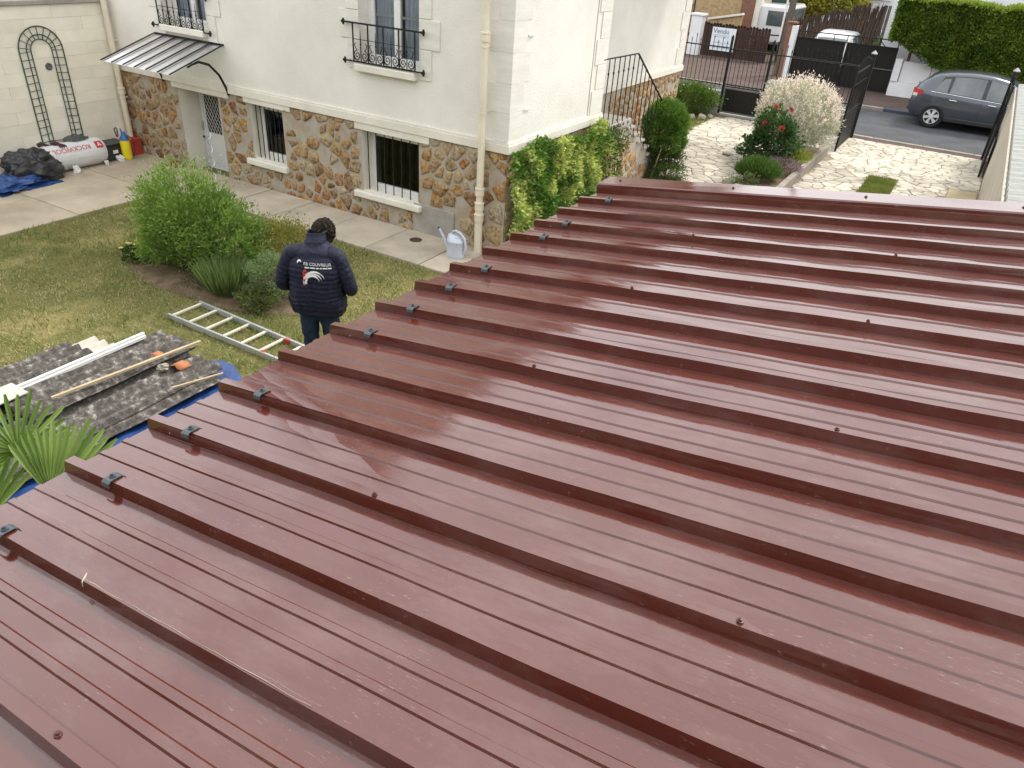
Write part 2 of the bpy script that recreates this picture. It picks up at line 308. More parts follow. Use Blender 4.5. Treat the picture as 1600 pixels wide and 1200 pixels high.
    def build(s, name, mat, parent=None, smooth=False, local=False, loc=None, sharp=40):
        """world-space vertices; a child is stored relative to its (unrotated) root unless local=True"""
        o = Vector((0, 0, 0))
        if parent and not local: o = root_of(parent).location.copy()
        if loc is not None: o = Vector(loc)
        me = bpy.data.meshes.new(name); me.from_pydata([(q[0]-o.x, q[1]-o.y, q[2]-o.z) for q in s.v], [], s.f); me.update()
        if smooth:
            for p in me.polygons: p.use_smooth = True
            me.set_sharp_from_angle(angle=rad(sharp))
        ob = link_mesh(name, me, mat, parent)
        if loc is not None and parent is None: ob.location = o
        return ob
def copy_tree(o, parent=None):
    c = o.copy(); COL.objects.link(c)
    if parent: c.parent = parent
    for ch in o.children: copy_tree(ch, c)
    return c
def struct(mb, name, mat, smooth=False):
    o = mb.build(name, mat, smooth=smooth); o['kind'] = 'structure'; return o
# value noise for colour patches and lumpy shapes
def vnoise(P, scale, seed=0):
    P = np.asarray(P, float)*scale; i = np.floor(P).astype(np.int64); f = P-i; f = f*f*(3-2*f); d = P.shape[1]; out_ = 0
    for c in range(2**d):
        o = np.array([(c >> k) & 1 for k in range(d)]); q = i+o; h = np.full(len(P), seed*374761393, np.int64)
        for k in range(d): h = (h ^ (q[:, k]*[73856093, 19349663, 83492791][k])) & 0xffffffff
        h = (h*2654435761 + 12345) & 0xffffffff; h = ((h ^ (h >> 15))*2246822519) & 0xffffffff; val = ((h ^ (h >> 13)) & 0xffff)/65535.
        wgt = np.prod(np.where(o == 1, f, 1-f), axis=1); out_ = out_ + val*wgt
    return out_
def leaves(name, C, D, size, mat, parent=None, cols=None, aspect=.5, loc=None, fold=.0, jitter=.5, curl=0.0):
    """C centres (n,3), D leaf directions (n,3); each leaf is a kite of two faces; colours per leaf"""
    n = len(C); C = np.asarray(C, float); D = np.asarray(D, float); D = D + RNG.normal(0, jitter, (n, 3)); D /= np.linalg.norm(D, axis=1)[:, None]+1e-9
    S = RNG.normal(0, 1, (n, 3)); S -= D*(S*D).sum(1)[:, None]; S /= np.linalg.norm(S, axis=1)[:, None]+1e-9; Nn = np.cross(D, S)
    sz = (size*RNG.uniform(.65, 1.35, n))[:, None]; wd = sz*aspect
    V = np.empty((n, 4, 3)); V[:, 0] = C; V[:, 1] = C + D*sz*.5 + S*wd*.5 + Nn*sz*fold; V[:, 2] = C + D*sz - Nn*sz*curl; V[:, 3] = C + D*sz*.5 - S*wd*.5 + Nn*sz*fold
    o = Vector((0, 0, 0))
    if parent is not None: o = root_of(parent).location
    if loc is not None: o = Vector(loc)
    V -= np.array(o[:])
    me = bpy.data.meshes.new(name); me.vertices.add(4*n); me.vertices.foreach_set('co', V.reshape(-1).astype(np.float32))
    base = np.arange(n)*4; T = np.stack([base, base+1, base+2, base, base+2, base+3], 1).reshape(-1)
    me.loops.add(6*n); me.loops.foreach_set('vertex_index', T.astype(np.int32)); me.polygons.add(2*n); me.polygons.foreach_set('loop_start', (np.arange(2*n)*3).astype(np.int32))
    me.update(calc_edges=True)
    if cols is not None:
        a = me.color_attributes.new('Col', 'FLOAT_COLOR', 'POINT'); cc = np.ones((n, 4, 4), np.float32); cc[:, :, :3] = np.asarray(cols)[:, None, :]; a.data.foreach_set('color', cc.reshape(-1))
    ob = link_mesh(name, me, mat, parent)
    if loc is not None and parent is None: ob.location = o
    return ob
def mixc(n, a, b, t=None, var=.18):
    t = RNG.random(n) if t is None else np.clip(t, 0, 1); a = np.array(a); b = np.array(b)
    return (a[None]*(1-t)[:, None] + b[None]*t[:, None])*RNG.uniform(1-var, 1+var, n)[:, None]
def clump_pts(c, r, n, k, spread=.3, shell=.55, flat=0, up=.35):
    """leaf points in k clumps over an ellipsoid volume; returns points and outward directions"""
    c = np.array(c); r = np.array(r); q = RNG.normal(0, 1, (k, 3)); q /= np.linalg.norm(q, axis=1)[:, None]; q *= (shell + (1-shell)*RNG.random(k)**.5)[:, None]
    if flat: q[:, 2] = np.maximum(q[:, 2], -flat)
    i = RNG.integers(0, k, n); g = RNG.normal(0, spread, (n, 3)); p = q[i] + g
    d = p/(np.linalg.norm(p, axis=1)[:, None]+1e-6); d[:, 2] += up
    P = c + p*r
    return P, d, np.linalg.norm(p, axis=1)
# ------------------------------------------------------------------ polygons: cells of a broken-stone pattern
def clip_half(poly, n, d):
    out_ = []
    for i in range(len(poly)):
        a = poly[i]; b = poly[(i+1) % len(poly)]; da = a[0]*n[0]+a[1]*n[1]-d; db = b[0]*n[0]+b[1]*n[1]-d
        if da <= 0: out_.append(a)
        if (da < 0 < db) or (db < 0 < da):
            t = da/(da-db); out_.append((a[0]+(b[0]-a[0])*t, a[1]+(b[1]-a[1])*t))
    return out_
def cells(pts, rect, gap):
    x0, y0, x1, y1 = rect; res = []
    P = np.array(pts)
    for i, p in enumerate(P):
        poly = [(x0, y0), (x1, y0), (x1, y1), (x0, y1)]; d = np.hypot(*(P-p).T); order = np.argsort(d)[1:26]
        for j in order:
            q = P[j]; nx, ny = (q-p)/d[j]; poly = clip_half(poly, (nx, ny), (p[0]+q[0])/2*nx + (p[1]+q[1])/2*ny - gap/2*random.uniform(.6, 1.5))
            if len(poly) < 3: break
        if len(poly) >= 3: res.append((i, poly))
    return res
def scatter(rect, mind, tries=6000, warp=None):
    x0, y0, x1, y1 = rect; P = []
    for _ in range(tries):
        p = (random.uniform(x0, x1), random.uniform(y0, y1)); m = mind*random.choice((.62, .8, 1.0, 1.2, 1.5))
        if all((p[0]-q[0])**2+(p[1]-q[1])**2 > m*m for q in P): P.append(p)
    return P
def chaikin(poly, k=.22):
    o = []
    for i in range(len(poly)):
        a = poly[i]; b = poly[(i+1) % len(poly)]
        o.append((a[0]+(b[0]-a[0])*k, a[1]+(b[1]-a[1])*k)); o.append((a[0]+(b[0]-a[0])*(1-k), a[1]+(b[1]-a[1])*(1-k)))
    return o
def area(poly): return abs(sum(poly[i][0]*poly[(i+1) % len(poly)][1]-poly[(i+1) % len(poly)][0]*poly[i][1] for i in range(len(poly))))/2
def inrect(p, r): return r[0] < p[0] < r[2] and r[1] < p[1] < r[3]
# ------------------------------------------------------------------ ground, lawn, street
g = MB(); g.add([(-400, -400, -.06), (400, -400, -.06), (400, 400, -.06), (-400, 400, -.06)], [(0, 1, 2, 3)]); struct(g, 'ground', 'terrain')
g = MB(); g.grid(lambda u, v: (-5.9+u*11.9, -14+v*12.93, .006*math.sin(u*37)*math.cos(v*29)), 40, 40); struct(g, 'lawn', 'lawn_ground', True)
g = MB(); g.box((-60, 13.42, -.3), (60, 17.95, -.02)); struct(g, 'street', 'asphalt')
g = MB(); g.box((-60, 18.1, -.3), (60, 24.6, .06)); g.box((-60, 24.6, -.3), (60, 60, .05)); struct(g, 'far_pavement', 'far_pavement')
fk = struct(MB().box((-60, 17.95, -.3), (60, 18.1, .02)), 'far_kerb', 'flag_joint')
kme = None
for i in range(14):
    x = -8+i*1.2; mat = 'kerb'
    if kme is None or i in (9,):
        o = MB().cbox((0, 0, -.2), (1.19, .16, .075), .012).build('kerb_stone', 'kerb_blue' if i == 9 else 'kerb', fk); kme = kme or o.data
        if i == 9: o['label'] = 'kerb stone painted blue behind the parked car'
    else: o = link_mesh('kerb_stone', kme, None, fk)
    o.location = (x+.0, 17.945, 0)
near = struct(MB().box((-30, 12.98, -.3), (30, 13.42, -.012)), 'near_pavement', 'far_pavement')
nk = None
for i in range(10):
    if nk is None: o = MB().cbox((0, 0, -.2), (1.19, .14, .012), .012).build('kerb_stone', 'kerb', near); nk = o.data
    else: o = link_mesh('kerb_stone', nk, None, near)
    o.location = (-4+i*1.2, 13.36, 0)
# paved forecourt of broken stone
fp = struct(MB().box((-3.2, 2.9, -.2), (6.0, 12.98, -.012)), 'forecourt_paving', 'flag_joint')
TURF = (3.75, 5.8, 4.32, 9.22); BED = (1.62, 5.9, 2.56, 10.6); GRASSP = (-2.2, 10.2, -.75, 12.9); WET = (5.32, 8.1, 5.86, 9.45)
def paved(p):
    return not (inrect(p, TURF) or inrect(p, (1.72, 5.9, 2.56, 10.5)) or inrect(p, WET) or (p[0] < .05 and p[1] < 6.7) or (p[0] < -.9 and p[1] < 9.9) or (p[0] < -.75-.35*math.sin(max(0, 12.9-p[1])*1.1) and p[1] > 9.9) or p[1] < 4.4 and p[0] < .4)
pts = scatter((-2.4, 3.4, 5.87, 12.96), .265, 8000)
cl = cells(pts, (-2.4, 3.4, 5.88, 12.96), .015)
big = [(area(pl), i, pl) for i, pl in cl if paved(pts[i]) and area(pl) > .012]
def clip_out(pl, r):
    """keep a stone out of a rectangle by cutting it at the nearest side"""
    cx = sum(q[0] for q in pl)/len(pl); cy = sum(q[1] for q in pl)/len(pl)
    if not any(inrect(q, r) for q in pl): return pl
    if cx < r[0]: return clip_half(pl, (1, 0), r[0]-.012)
    if cx > r[2]: return clip_half(pl, (-1, 0), -r[2]-.012)
    if cy < r[1]: return clip_half(pl, (0, 1), r[1]-.012)
    return clip_half(pl, (0, -1), -r[3]-.012)
stones = []
for a, i, pl in big:
    for r in (TURF, (1.72, 5.9, 2.56, 10.5), WET): pl = clip_out(pl, r) if len(pl) > 2 else pl
    if len(pl) > 2 and area(pl) > .008: stones.append((pts[i], pl))
stones.sort(key=lambda s: (s[0][1] < 5.6, s[0][1]))
def flag_mesh(mb, p, pl, z):
    pl = chaikin(pl, .16); n = len(pl); h = .008*random.uniform(.6, 1.3); tx, ty = random.gauss(0, .007), random.gauss(0, .007)
    cx = sum(q[0] for q in pl)/n; cy = sum(q[1] for q in pl)/n
    top = lambda x, y, e: z+h+tx*(x-cx)+ty*(y-cy)-e
    vs = [(x, y, z-.02) for x, y in pl] + [(x, y, top(x, y, .006)) for x, y in pl] + [(cx+(x-cx)*.9, cy+(y-cy)*.9, top(x, y, 0)) for x, y in pl]
    fs = [(i+k*n, (i+1) % n+k*n, (i+1) % n+(k+1)*n, i+(k+1)*n) for k in (0, 1) for i in range(n)] + [tuple(range(2*n, 3*n))]
    mb.add(vs, fs)
rest = MB()
for k, (p, pl) in enumerate(stones):
    if k < 300:
        mb = MB(); flag_mesh(mb, p, pl, 0); cx, cy = p
        o = mb.build('flagstone', 'flagstone', fp, loc=(cx, cy, 0)); o.location = (cx, cy, 0)
    else: flag_mesh(rest, p, pl, 0)
if rest.v: o = rest.build('flagstones', 'flagstone', fp); o['kind'] = 'stuff'
o = MB().cbox((WET[0], WET[1], -.03), (WET[2], WET[3], .01), .008).build('sandstone_slab', 'wet_stone', fp)
# concrete walk along the facade, patio
wk = struct(MB().box((-6.2, -1.07, -.2), (.4, -.0, -.008)), 'facade_walk', 'joint_dark')
sm = None
for i in range(6):
    if sm is None: o = MB().cbox((0, 0, -.1), (.982, 1.05, .028), .005).build('concrete_slab', 'slab', wk); sm = o.data
    else: o = link_mesh('concrete_slab', sm, None, wk)
    o.location = (-5.71+i*1.0, -1.065, random.uniform(-.003, .003)); o.rotation_euler = (random.gauss(0, .002), random.gauss(0, .002), 0)
pa = struct(MB().box((-8.44, -6, -.2), (-5.92, -.0, -.01)), 'patio', 'joint_dark')
for (a, b) in (((-8.43, -1.32), (-7.12, -.0)), ((-7.11, -1.32), (-5.74, -.0)), ((-8.43, -2.78), (-7.12, -1.33)), ((-7.11, -2.78), (-5.9, -1.33)), ((-8.43, -4.4), (-7.12, -2.79)), ((-7.11, -4.4), (-5.88, -2.79)), ((-8.43, -6), (-5.9, -4.41))):
    MB().cbox((a[0]+.003, a[1]+.003, -.1), (b[0]-.003, b[1]-.003, .02+random.uniform(-.002, .002)), .004).build('patio_slab', 'patio', pa)
# ------------------------------------------------------------------ house
H = thing('stone_base_house', (-4, 3, 0), 'cream rendered house on a rust-brown stone base, behind the lawn', 'house')
HOLES_B = [(-6.85, -5.80, -.14, 1.40), (-5.05, -4.30, .50, 1.41), (-2.62, -1.52, .45, 1.39)]
HOLES_U = [(-6.88, -5.82, 2.42, 4.55), (-2.57, -1.50, 2.34, 4.55)]
def wall_y(mb, y, x0, x1, z0, z1, holes, depth):
    xs = sorted({x0, x1, *[h for q in holes for h in q[:2]]}); zs = sorted({z0, z1, *[h for q in holes for h in q[2:]]})
    for i in range(len(xs)-1):
        for j in range(len(zs)-1):
            cx, cz = (xs[i]+xs[i+1])/2, (zs[j]+zs[j+1])/2
            if any(q[0] < cx < q[1] and q[2] < cz < q[3] for q in holes): continue
            mb.add([(xs[i], y, zs[j]), (xs[i+1], y, zs[j]), (xs[i+1], y, zs[j+1]), (xs[i], y, zs[j+1])], [(0, 1, 2, 3)])
def reveal(mb, y, h, depth):
    a, b, c, d = h; e = .002
    for q in (((a, y-e, c), (a, y-e, d), (a, y+depth, d), (a, y+depth, c)), ((b, y-e, c), (b, y+depth, c), (b, y+depth, d), (b, y-e, d)), ((a, y-e, d), (b, y-e, d), (b, y+depth, d), (a, y+depth, d)), ((a, y-e, c), (a, y+depth, c), (b, y+depth, c), (b, y-e, c))): mb.add(q, [(0, 1, 2, 3)])
b = MB(); wall_y(b, 0, -8.6, 0, -.3, 1.5, HOLES_B, .3)
b.add([(0, 0, -.3), (0, 2.9, -.3), (0, 2.9, 1.5), (0, 0, 1.5)], [(0, 1, 2, 3)]); b.add([(0, 2.9, -.3), (-1.05, 2.9, -.3), (-1.05, 2.9, 1.5), (0, 2.9, 1.5)], [(0, 1, 2, 3)])
b.add([(-1.05, 2.9, -.3), (-1.05, 9.6, -.3), (-1.05, 9.6, 1.5), (-1.05, 2.9, 1.5)], [(0, 1, 2, 3)]); b.add([(-1.05, 9.6, -.3), (-8.6, 9.6, -.3), (-8.6, 9.6, 1.5), (-1.05, 9.6, 1.5)], [(0, 1, 2, 3)])
b.add([(-8.6, 0, -.3), (-8.6, 9.6, -.3), (-8.6, 9.6, 1.5), (-8.6, 0, 1.5)], [(3, 2, 1, 0)])
base_wall = b.build('base_wall', 'mortar', H)
b = MB(); Z1 = 5.0; wall_y(b, 0, -8.6, 0, 1.5, Z1, HOLES_U, .3)
b.add([(0, 0, 1.5), (0, 2.9, 1.5), (0, 2.9, Z1), (0, 0, Z1)], [(0, 1, 2, 3)]); b.add([(0, 2.9, 1.5), (-1.05, 2.9, 1.5), (-1.05, 2.9, Z1), (0, 2.9, Z1)], [(0, 1, 2, 3)])
b.add([(-1.05, 2.9, 1.5), (-1.05, 9.6, 1.5), (-1.05, 9.6, Z1), (-1.05, 2.9, Z1)], [(0, 1, 2, 3)]); b.add([(-1.05, 9.6, 1.5), (-8.6, 9.6, 1.5), (-8.6, 9.6, Z1), (-1.05, 9.6, Z1)], [(0, 1, 2, 3)])
b.add([(-8.6, 0, 1.5), (-8.6, 9.6, 1.5), (-8.6, 9.6, Z1), (-8.6, 0, Z1)], [(3, 2, 1, 0)])
b.add([(-8.6, 0, Z1), (0, 0, Z1), (-4.3, 0, 8.0)], [(0, 1, 2)]); b.add([(-8.6, 9.6, Z1), (-1.05, 9.6, Z1), (0, 9.6, Z1), (-4.3, 9.6, 8.0)], [(3, 2, 1, 0)]); b.build('upper_wall', 'stucco', H)
b = MB()      # roof out of the picture, seen only in reflections
b.add([(.38, -.3, 4.78), (.38, 9.9, 4.78), (-4.3, 9.9, 8.05), (-4.3, -.3, 8.05), (-8.98, -.3, 4.78), (-8.98, 9.9, 4.78), (.38, -.3, 4.92), (.38, 9.9, 4.92), (-4.3, 9.9, 8.2), (-4.3, -.3, 8.2), (-8.98, -.3, 4.92), (-8.98, 9.9, 4.92)], [(0, 3, 2, 1), (3, 4, 5, 2), (6, 7, 8, 9), (9, 8, 11, 10), (0, 1, 7, 6), (4, 10, 11, 5), (0, 6, 9, 3), (3, 9, 10, 4), (1, 2, 8, 7), (2, 5, 11, 8)]); b.build('roof', 'roof_tile', H)
b = MB()      # moulded band
for (x0, y0, x1, y1) in ((-8.6, -.045, .045, -.001), (.001, -.001, .045, 2.945), (-1.049, 2.946, -1.005, 9.645)): b.box((x0, y0, 1.5), (x1, y1, 1.605))
for (x0, y0, x1, y1) in ((-8.6, -.03, .03, -.001), (.001, -.001, .03, 2.93), (-1.049, 2.947, -1.02, 9.63)): b.box((x0, y0, 1.606), (x1, y1, 1.64))
b.build('plinth_band', 'stucco_trim', H)
# quoins
def quoin(a, b_): MB().cbox(a, b_, .0022).build('quoin', 'quoin', H)
for i in range(9):
    z0 = 1.645+i*.375; wq, wq2 = (.23, .34) if i % 2 == 0 else (.34, .23)
    if z0 > 4.9: break
    quoin((-wq, -.009, z0+.001), (.006, .001, z0+.374)); quoin((.001, .002, z0+.001), (.005, wq2+.1, z0+.374))
    quoin((.001, 2.9-wq2-.08, z0+.004), (.014, 2.914, z0+.371))
    if z0 < 4.2: quoin((-1.049, 9.6-wq2-.14, z0+.004), (-1.036, 9.614, z0+.371))
MB().box((.001, 2.405, 1.64), (.006, 2.42, 5)).build('render_joint', 'mortar', H)
for z in (2.02, 2.95): MB().box((.001, .36, z), (.02, .5, z+.02)).build('ledge', 'stucco_trim', H)
# windows
def frame_rect(mb, x0, x1, z0, z1, y, wd, dp):
    mb.box((x0, y, z0), (x0+wd, y+dp, z1)); mb.box((x1-wd, y, z0), (x1, y+dp, z1)); mb.box((x0+wd, y+.001, z0), (x1-wd, y+dp-.001, z0+wd)); mb.box((x0+wd, y+.001, z1-wd), (x1-wd, y+dp-.001, z1))
def back_box(mb, x0, x1, z0, z1, y0, y1):
    mb.add([(x0, y0, z0), (x1, y0, z0), (x1, y1, z0), (x0, y1, z0), (x0, y0, z1), (x1, y0, z1), (x1, y1, z1), (x0, y1, z1)], [(0, 1, 2, 3), (7, 6, 5, 4), (1, 5, 6, 2), (2, 6, 7, 3), (3, 7, 4, 0)])
for k, h in enumerate(HOLES_B[1:]):
    x0, x1, z0, z1 = h
    wn = MB(); reveal(wn, 0, h, .24); wo = wn.build('window', 'stucco_trim', H)
    m = MB(); frame_rect(m, x0+.001, x1-.001, z0+.001, z1-.001, .2, .055, .05)
    xm = (x0+x1)/2
    frame_rect(m, x0+.056, x1-.056, z0+.056, z1-.056, .19, .045, .055)
    m.build('frame', 'pvc_white', wo)
    MB().add([(x0+.05, .224, z0+.05), (x1-.05, .224, z0+.05), (x1-.05, .224, z1-.05), (x0+.05, .224, z1-.05)], [(0, 1, 2, 3)]).build('pane', 'window_glass', wo)
    m = MB(); back_box(m, x0-.4, x1+.4, z0-.3, z1+.2, .251, 1.6); m.build('interior', 'interior_dark', wo)
    m = MB(); m.cbox((x0-.14, -.09, z0-.10), (x1+.06, .0-.001, z0-.002), .012); m.box((x0+.001, -.001, z0-.05), (x1-.001, .2, z0+.012)); m.build('sill', 'stucco_trim', wo)
    MB().cbox((x0-.12, -.03, z1), (x1+.2, -.001, 1.498), .006).build('lintel', 'stucco_trim', wo)
    nb = 7
    for i in range(nb):
        x = x0+.06+(x1-x0-.12)*i/(nb-1); MB().tube([(x, .07, z0+.005), (x, .07, z1-.002)], .008, 6).build('bar', 'iron_black', wo)
# basement door
d = MB(); h = HOLES_B[0]; reveal(d, 0, h, .42); dr = d.build('door', 'stucco_trim', H)
MB().cbox((h[0]-.13, -.03, 1.402), (h[1]+.26, -.001, 1.498), .006).build('lintel', 'stucco_trim', dr)
d = MB(); d.box((-6.845, .40, -.135), (-6.10, .44, 1.395)); d.box((-6.10, .395, -.139), (-5.801, .45, 1.399)); frame_rect(d, -6.80, -6.13, -.10, 1.36, .388, .05, .013); d.box((-6.75, .388, .52), (-6.18, .401, .58)); d.build('leaf', 'door_white', dr)
MB().box((-6.70, .396, .60), (-6.30, .399, 1.27)).build('pane', 'interior_dark', dr)
d = MB()
for s in (-1, 1):
    for i in range(-8, 9):
        cx = -6.5+i*.075; a, c = Vector((cx-.34*.62*s, .392+.003*s, .60)), Vector((cx+.34*.62*s, .392+.003*s, 1.27))
        lo, hi = 0, 1; dx = c.x-a.x
        t0 = (-6.70-a.x)/dx; t1 = (-6.30-a.x)/dx
        if t0 > t1: t0, t1 = t1, t0
        lo, hi = max(0, t0), min(1, t1)
        if hi-lo > .03: d.bar(a.lerp(c, lo), a.lerp(c, hi), .011, .004)
frame_rect(d, -6.72, -6.28, .58, 1.29, .384, .022, .016); d.build('grille', 'door_white', dr)
d = MB(); d.box((-6.825, .372, .62), (-6.79, .387, .78)); d.build('handle', 'zinc', dr); MB().lathe([(.012, -.02), (.024, -.01), (.02, .0)], 10, (-6.81, .37, .5), 'Y').build('knob', 'iron_black', dr)
# upper windows with wrought-iron railing
def spiral_pts(cx, cz, s, turns=1.35, r0=.068, n=16):
    return [(cx + s*(-(r0*(1-.72*i/n))*math.cos(2*math.pi*turns*i/n+.9)), cz + (r0*(1-.72*i/n))*math.sin(-(2*math.pi*turns*i/n)+2.6)) for i in range(n+1)]
for k, h in enumerate(HOLES_U):
    x0, x1, z0, z1 = h; ws = MB(); reveal(ws, 0, h, .3); wo = ws.build('window', 'quoin', H)
    for j, (zz0, zz1) in enumerate(((2.25, 2.65), (2.65, 3.03), (3.03, 3.42), (3.42, 3.8), (3.8, 4.2))):
        wl = (.24, .37)[j % 2]; wr = (.21, .35)[j % 2]
        MB().cbox((x0-wl, -.016, zz0+.003), (x0-.0005, -.0005, zz1-.003), .005).build('quoin', 'quoin', wo); MB().cbox((x1+.0005, -.016, zz0+.003), (x1+wr, -.0005, zz1-.003), .005).build('quoin', 'quoin', wo)
    MB().cbox((x0-.06, -.10, z0-.105), (x1+.0-.03, -.001, z0-.004), .01).build('sill', 'stucco_trim', wo)
    m = MB(); frame_rect(m, x0+.002, x1-.002, z0+.002, z1-.002, .2, .06, .07); xm = (x0+x1)/2
    for (a, c) in ((x0+.063, xm-.002), (xm+.002, x1-.063)): frame_rect(m, a, c, z0+.063, z1-.063, .185, .05, .06)
    m.build('frame', 'pvc_white', wo); MB().add([(x0+.06, .216, z0+.06), (x1-.06, .216, z0+.06), (x1-.06, .216, z1-.06), (x0+.06, .216, z1-.06)], [(0, 1, 2, 3)]).build('pane', 'window_glass', wo)
    m = MB(); m.box((x0+.1, .235, z0+.62), (x1-.1, .242, z0+.655)); m.build('glazing_bar', 'pvc_white', wo)
    for (a, c) in ((x0+.08, xm-.06), (xm+.08, x1-.08)):
        m = MB(); m.grid(lambda u, v: (a+(c-a)*u, .262+.014*math.sin(u*24+v*2)+.01*math.sin(u*57), z0+.02+v*(z1-z0-.05)), 40, 6); m.build('curtain', 'curtain', wo, True)
    m = MB(); back_box(m, x0-.3, x1+.3, z0-.3, z1+.2, .31 if False else .45, 2); m.add([(x0-.3, .45, z0-.3), (x0, .3, z0-.3), (x0, .3, z1+.2), (x0-.3, .45, z1+.2)], [(0, 1, 2, 3)]); m.build('interior', 'interior_dark', wo)
    rx0, rx1 = x0-.24, x1+.12; y = -.07; zr0, zr1 = 2.36+(.03 if k == 0 else 0), 2.87+(.03 if k == 0 else 0)
    m = MB(); m.bar((rx0, y, zr1), (rx1, y, zr1), .022, .022); m.bar((rx0, y, zr0), (rx1, y, zr0), .018, .018)
    for zq in (zr0, zr1):
        for s, xx in ((1, rx0), (-1, rx1)):
            m.lathe([(.0, -.045), (.02, -.03), (.012, -.012), (.034, .0), (.012, .012), (.0, .03)], 8, (xx, y, zq), 'X', cap=False); m.bar((xx, y, zq-.042), (xx, y, zq+.042), .02, .02); m.bar((xx+s*.06, y, zq), (xx+s*.06, 0, zq), .014, .014)
    n = 4; bx0, bx1 = rx0+.17, rx1-.15; pw = (bx1-bx0)/n
    m.bar((bx0, y, zr0+.30), (bx1, y, zr0+.30), .008, .008)
    for i in range(n+1): m.bar((bx0+i*pw, y, zr0), (bx0+i*pw, y, zr1), .016, .016)
    for i in range(n):
        xc = bx0+(i+.5)*pw; m.tube([(xc, y, zr0), (xc, y, zr0+.3), (xc, y, zr0+.42)], [.007, .007, .002], 6)
        m.lathe([(.003, -.03), (.014, 0), (.003, .03)], 6, (xc, y, zr0+.24)); m.lathe([(.003, -.02), (.012, 0), (.003, .02)], 6, (xc, y, zr0+.19))
        for s in (-1, 1):
            c_ = xc+s*pw*.25; R_ = pw*.235
            ang = [math.pi*(.5 if s > 0 else .5)+s*(-1)*(t*2*math.pi*1.6) for t in np.linspace(0, 1, 22)]
            m.tube([(c_+R_*(1-.78*t)*math.cos(a_), y, zr0+.085+R_*1.1*(1-.78*t)*math.sin(a_)) for t, a_ in zip(np.linspace(0, 1, 22), ang)], .0065, 5)
            m.tube([(c_, y, zr0+.085+R_*1.1), (c_+s*.03, y, zr0+.185), (c_+s*.045, y, zr0+.235), (c_+s*.02, y, zr0+.25)], .006, 5)
            m.tube([(c_+s*R_, y, zr0+.07), (c_+s*R_*.5, y, zr0+.02), (xc, y, zr0+.005)], .006, 5)
    m.build('balcony_railing', 'iron_black', wo)
# downpipes
for (x, top, z_c) in ((-.35, 4.85, (2.94, .93, .72, .55)), (-8.33, 4.85, (1.15, .12))):
    m = MB(); m.tube([(x, -.12, .0), (x, -.12, top)], .05, 14); dp = m.build('downpipe', 'pipe_cream', H, True)
    for z in z_c: MB().lathe([(.051, -.06), (.066, -.055), (.066, .03), (.072, .035), (.072, .055), (.051, .06)], 14, (x, -.12, z), cap=False).build('collar', 'pipe_cream', dp, True)
    m = MB()
    for z in (z_c[0]-.12, 2.0, 4.0): m.bar((x, -.12, z), (x, .0, z), .03, .02); m.lathe([(.0525, -.012), (.056, -.01), (.056, .01), (.0525, .012)], 14, (x, -.12, z), cap=False)
    m.build('bracket', 'pipe_cream', dp)
    if x > -1: MB().lathe([(.058, 0), (.058, .7)], 14, (x, -.12, 0)).build('foot', 'pipe_cream', dp, True)
# glazed canopy above the basement door
m = MB(); CX0, CX1 = -7.20, -5.49; CZ0, CZ1, CY = 2.24, 1.90, -1.08
gl = MB(); gl.add([(CX0, -.005, CZ0-.012), (CX1, -.005, CZ0-.012), (CX1, CY, CZ1-.012), (CX0, CY, CZ1-.012)], [(0, 1, 2, 3)]); m = MB()
m.bar((CX0, -.012, CZ0), (CX1, -.012, CZ0), .02, .03); cano = m.build('canopy', 'iron_black', H)
gl.build('wired_glass', 'wired_glass', cano)
for i in range(7):
    x = CX0+(CX1-CX0)*i/6; MB().bar((x, -.02, CZ0+.003), (x, CY-.02, CZ1+.003), .026, .014).build('glazing_bar', 'iron_black', cano)
MB().bar((CX0, -.62, CZ0-.21-.02), (CX1, -.62, CZ0-.21-.02), .018, .012).build('cross_bar', 'iron_black', cano)
for x in (CX0+.02, CX1-.02):
    MB().tube([(x, -.02, 1.47), (x, -.05, 1.58), (x, -.16, 1.80), (x, -.33, 1.97), (x, -.52, 2.03), (x, -.66, 2.005), (x, -.74, 1.975)], .021, 8).build('bracket', 'iron_black', cano, True)
# cement patch below the right basement window
MB().cbox((-1.62, -.022, .0), (-.86, -.001, .47), .006).build('cement_patch', 'cement', H)
# stones of the base
def stone_mesh(mb, pl, to3, d, tone, tones):
    pl = chaikin([(x+random.gauss(0, .008), y+random.gauss(0, .008)) for x, y in pl], .09); n = len(pl); cx = sum(q[0] for q in pl)/n; cy = sum(q[1] for q in pl)/n
    k0 = len(mb.v); vs = []
    for sc_, dd in ((1.0, -.008), (.95, d*.45), (.70, d)):
        for x, y in pl: vs.append(to3(cx+(x-cx)*sc_, cy+(y-cy)*sc_, dd*random.uniform(.75, 1.25) if dd > 0 else dd))
    vs.append(to3(cx, cy, d*random.uniform(.9, 1.25)))
    fs = [(i+k*n, (i+1) % n+k*n, (i+1) % n+(k+1)*n, i+(k+1)*n) for k in (0, 1) for i in range(n)] + [(2*n+i, 2*n+(i+1) % n, 3*n) for i in range(n)]
    mb.add(vs, fs); tones += [tone]*len(vs)
def set_tone(o, tones):
    a = o.data.color_attributes.new('Col', 'FLOAT_COLOR', 'POINT'); arr = np.ones((len(tones), 4), np.float32); arr[:, :3] = np.array(tones)[:, None]; a.data.foreach_set('color', arr.reshape(-1))
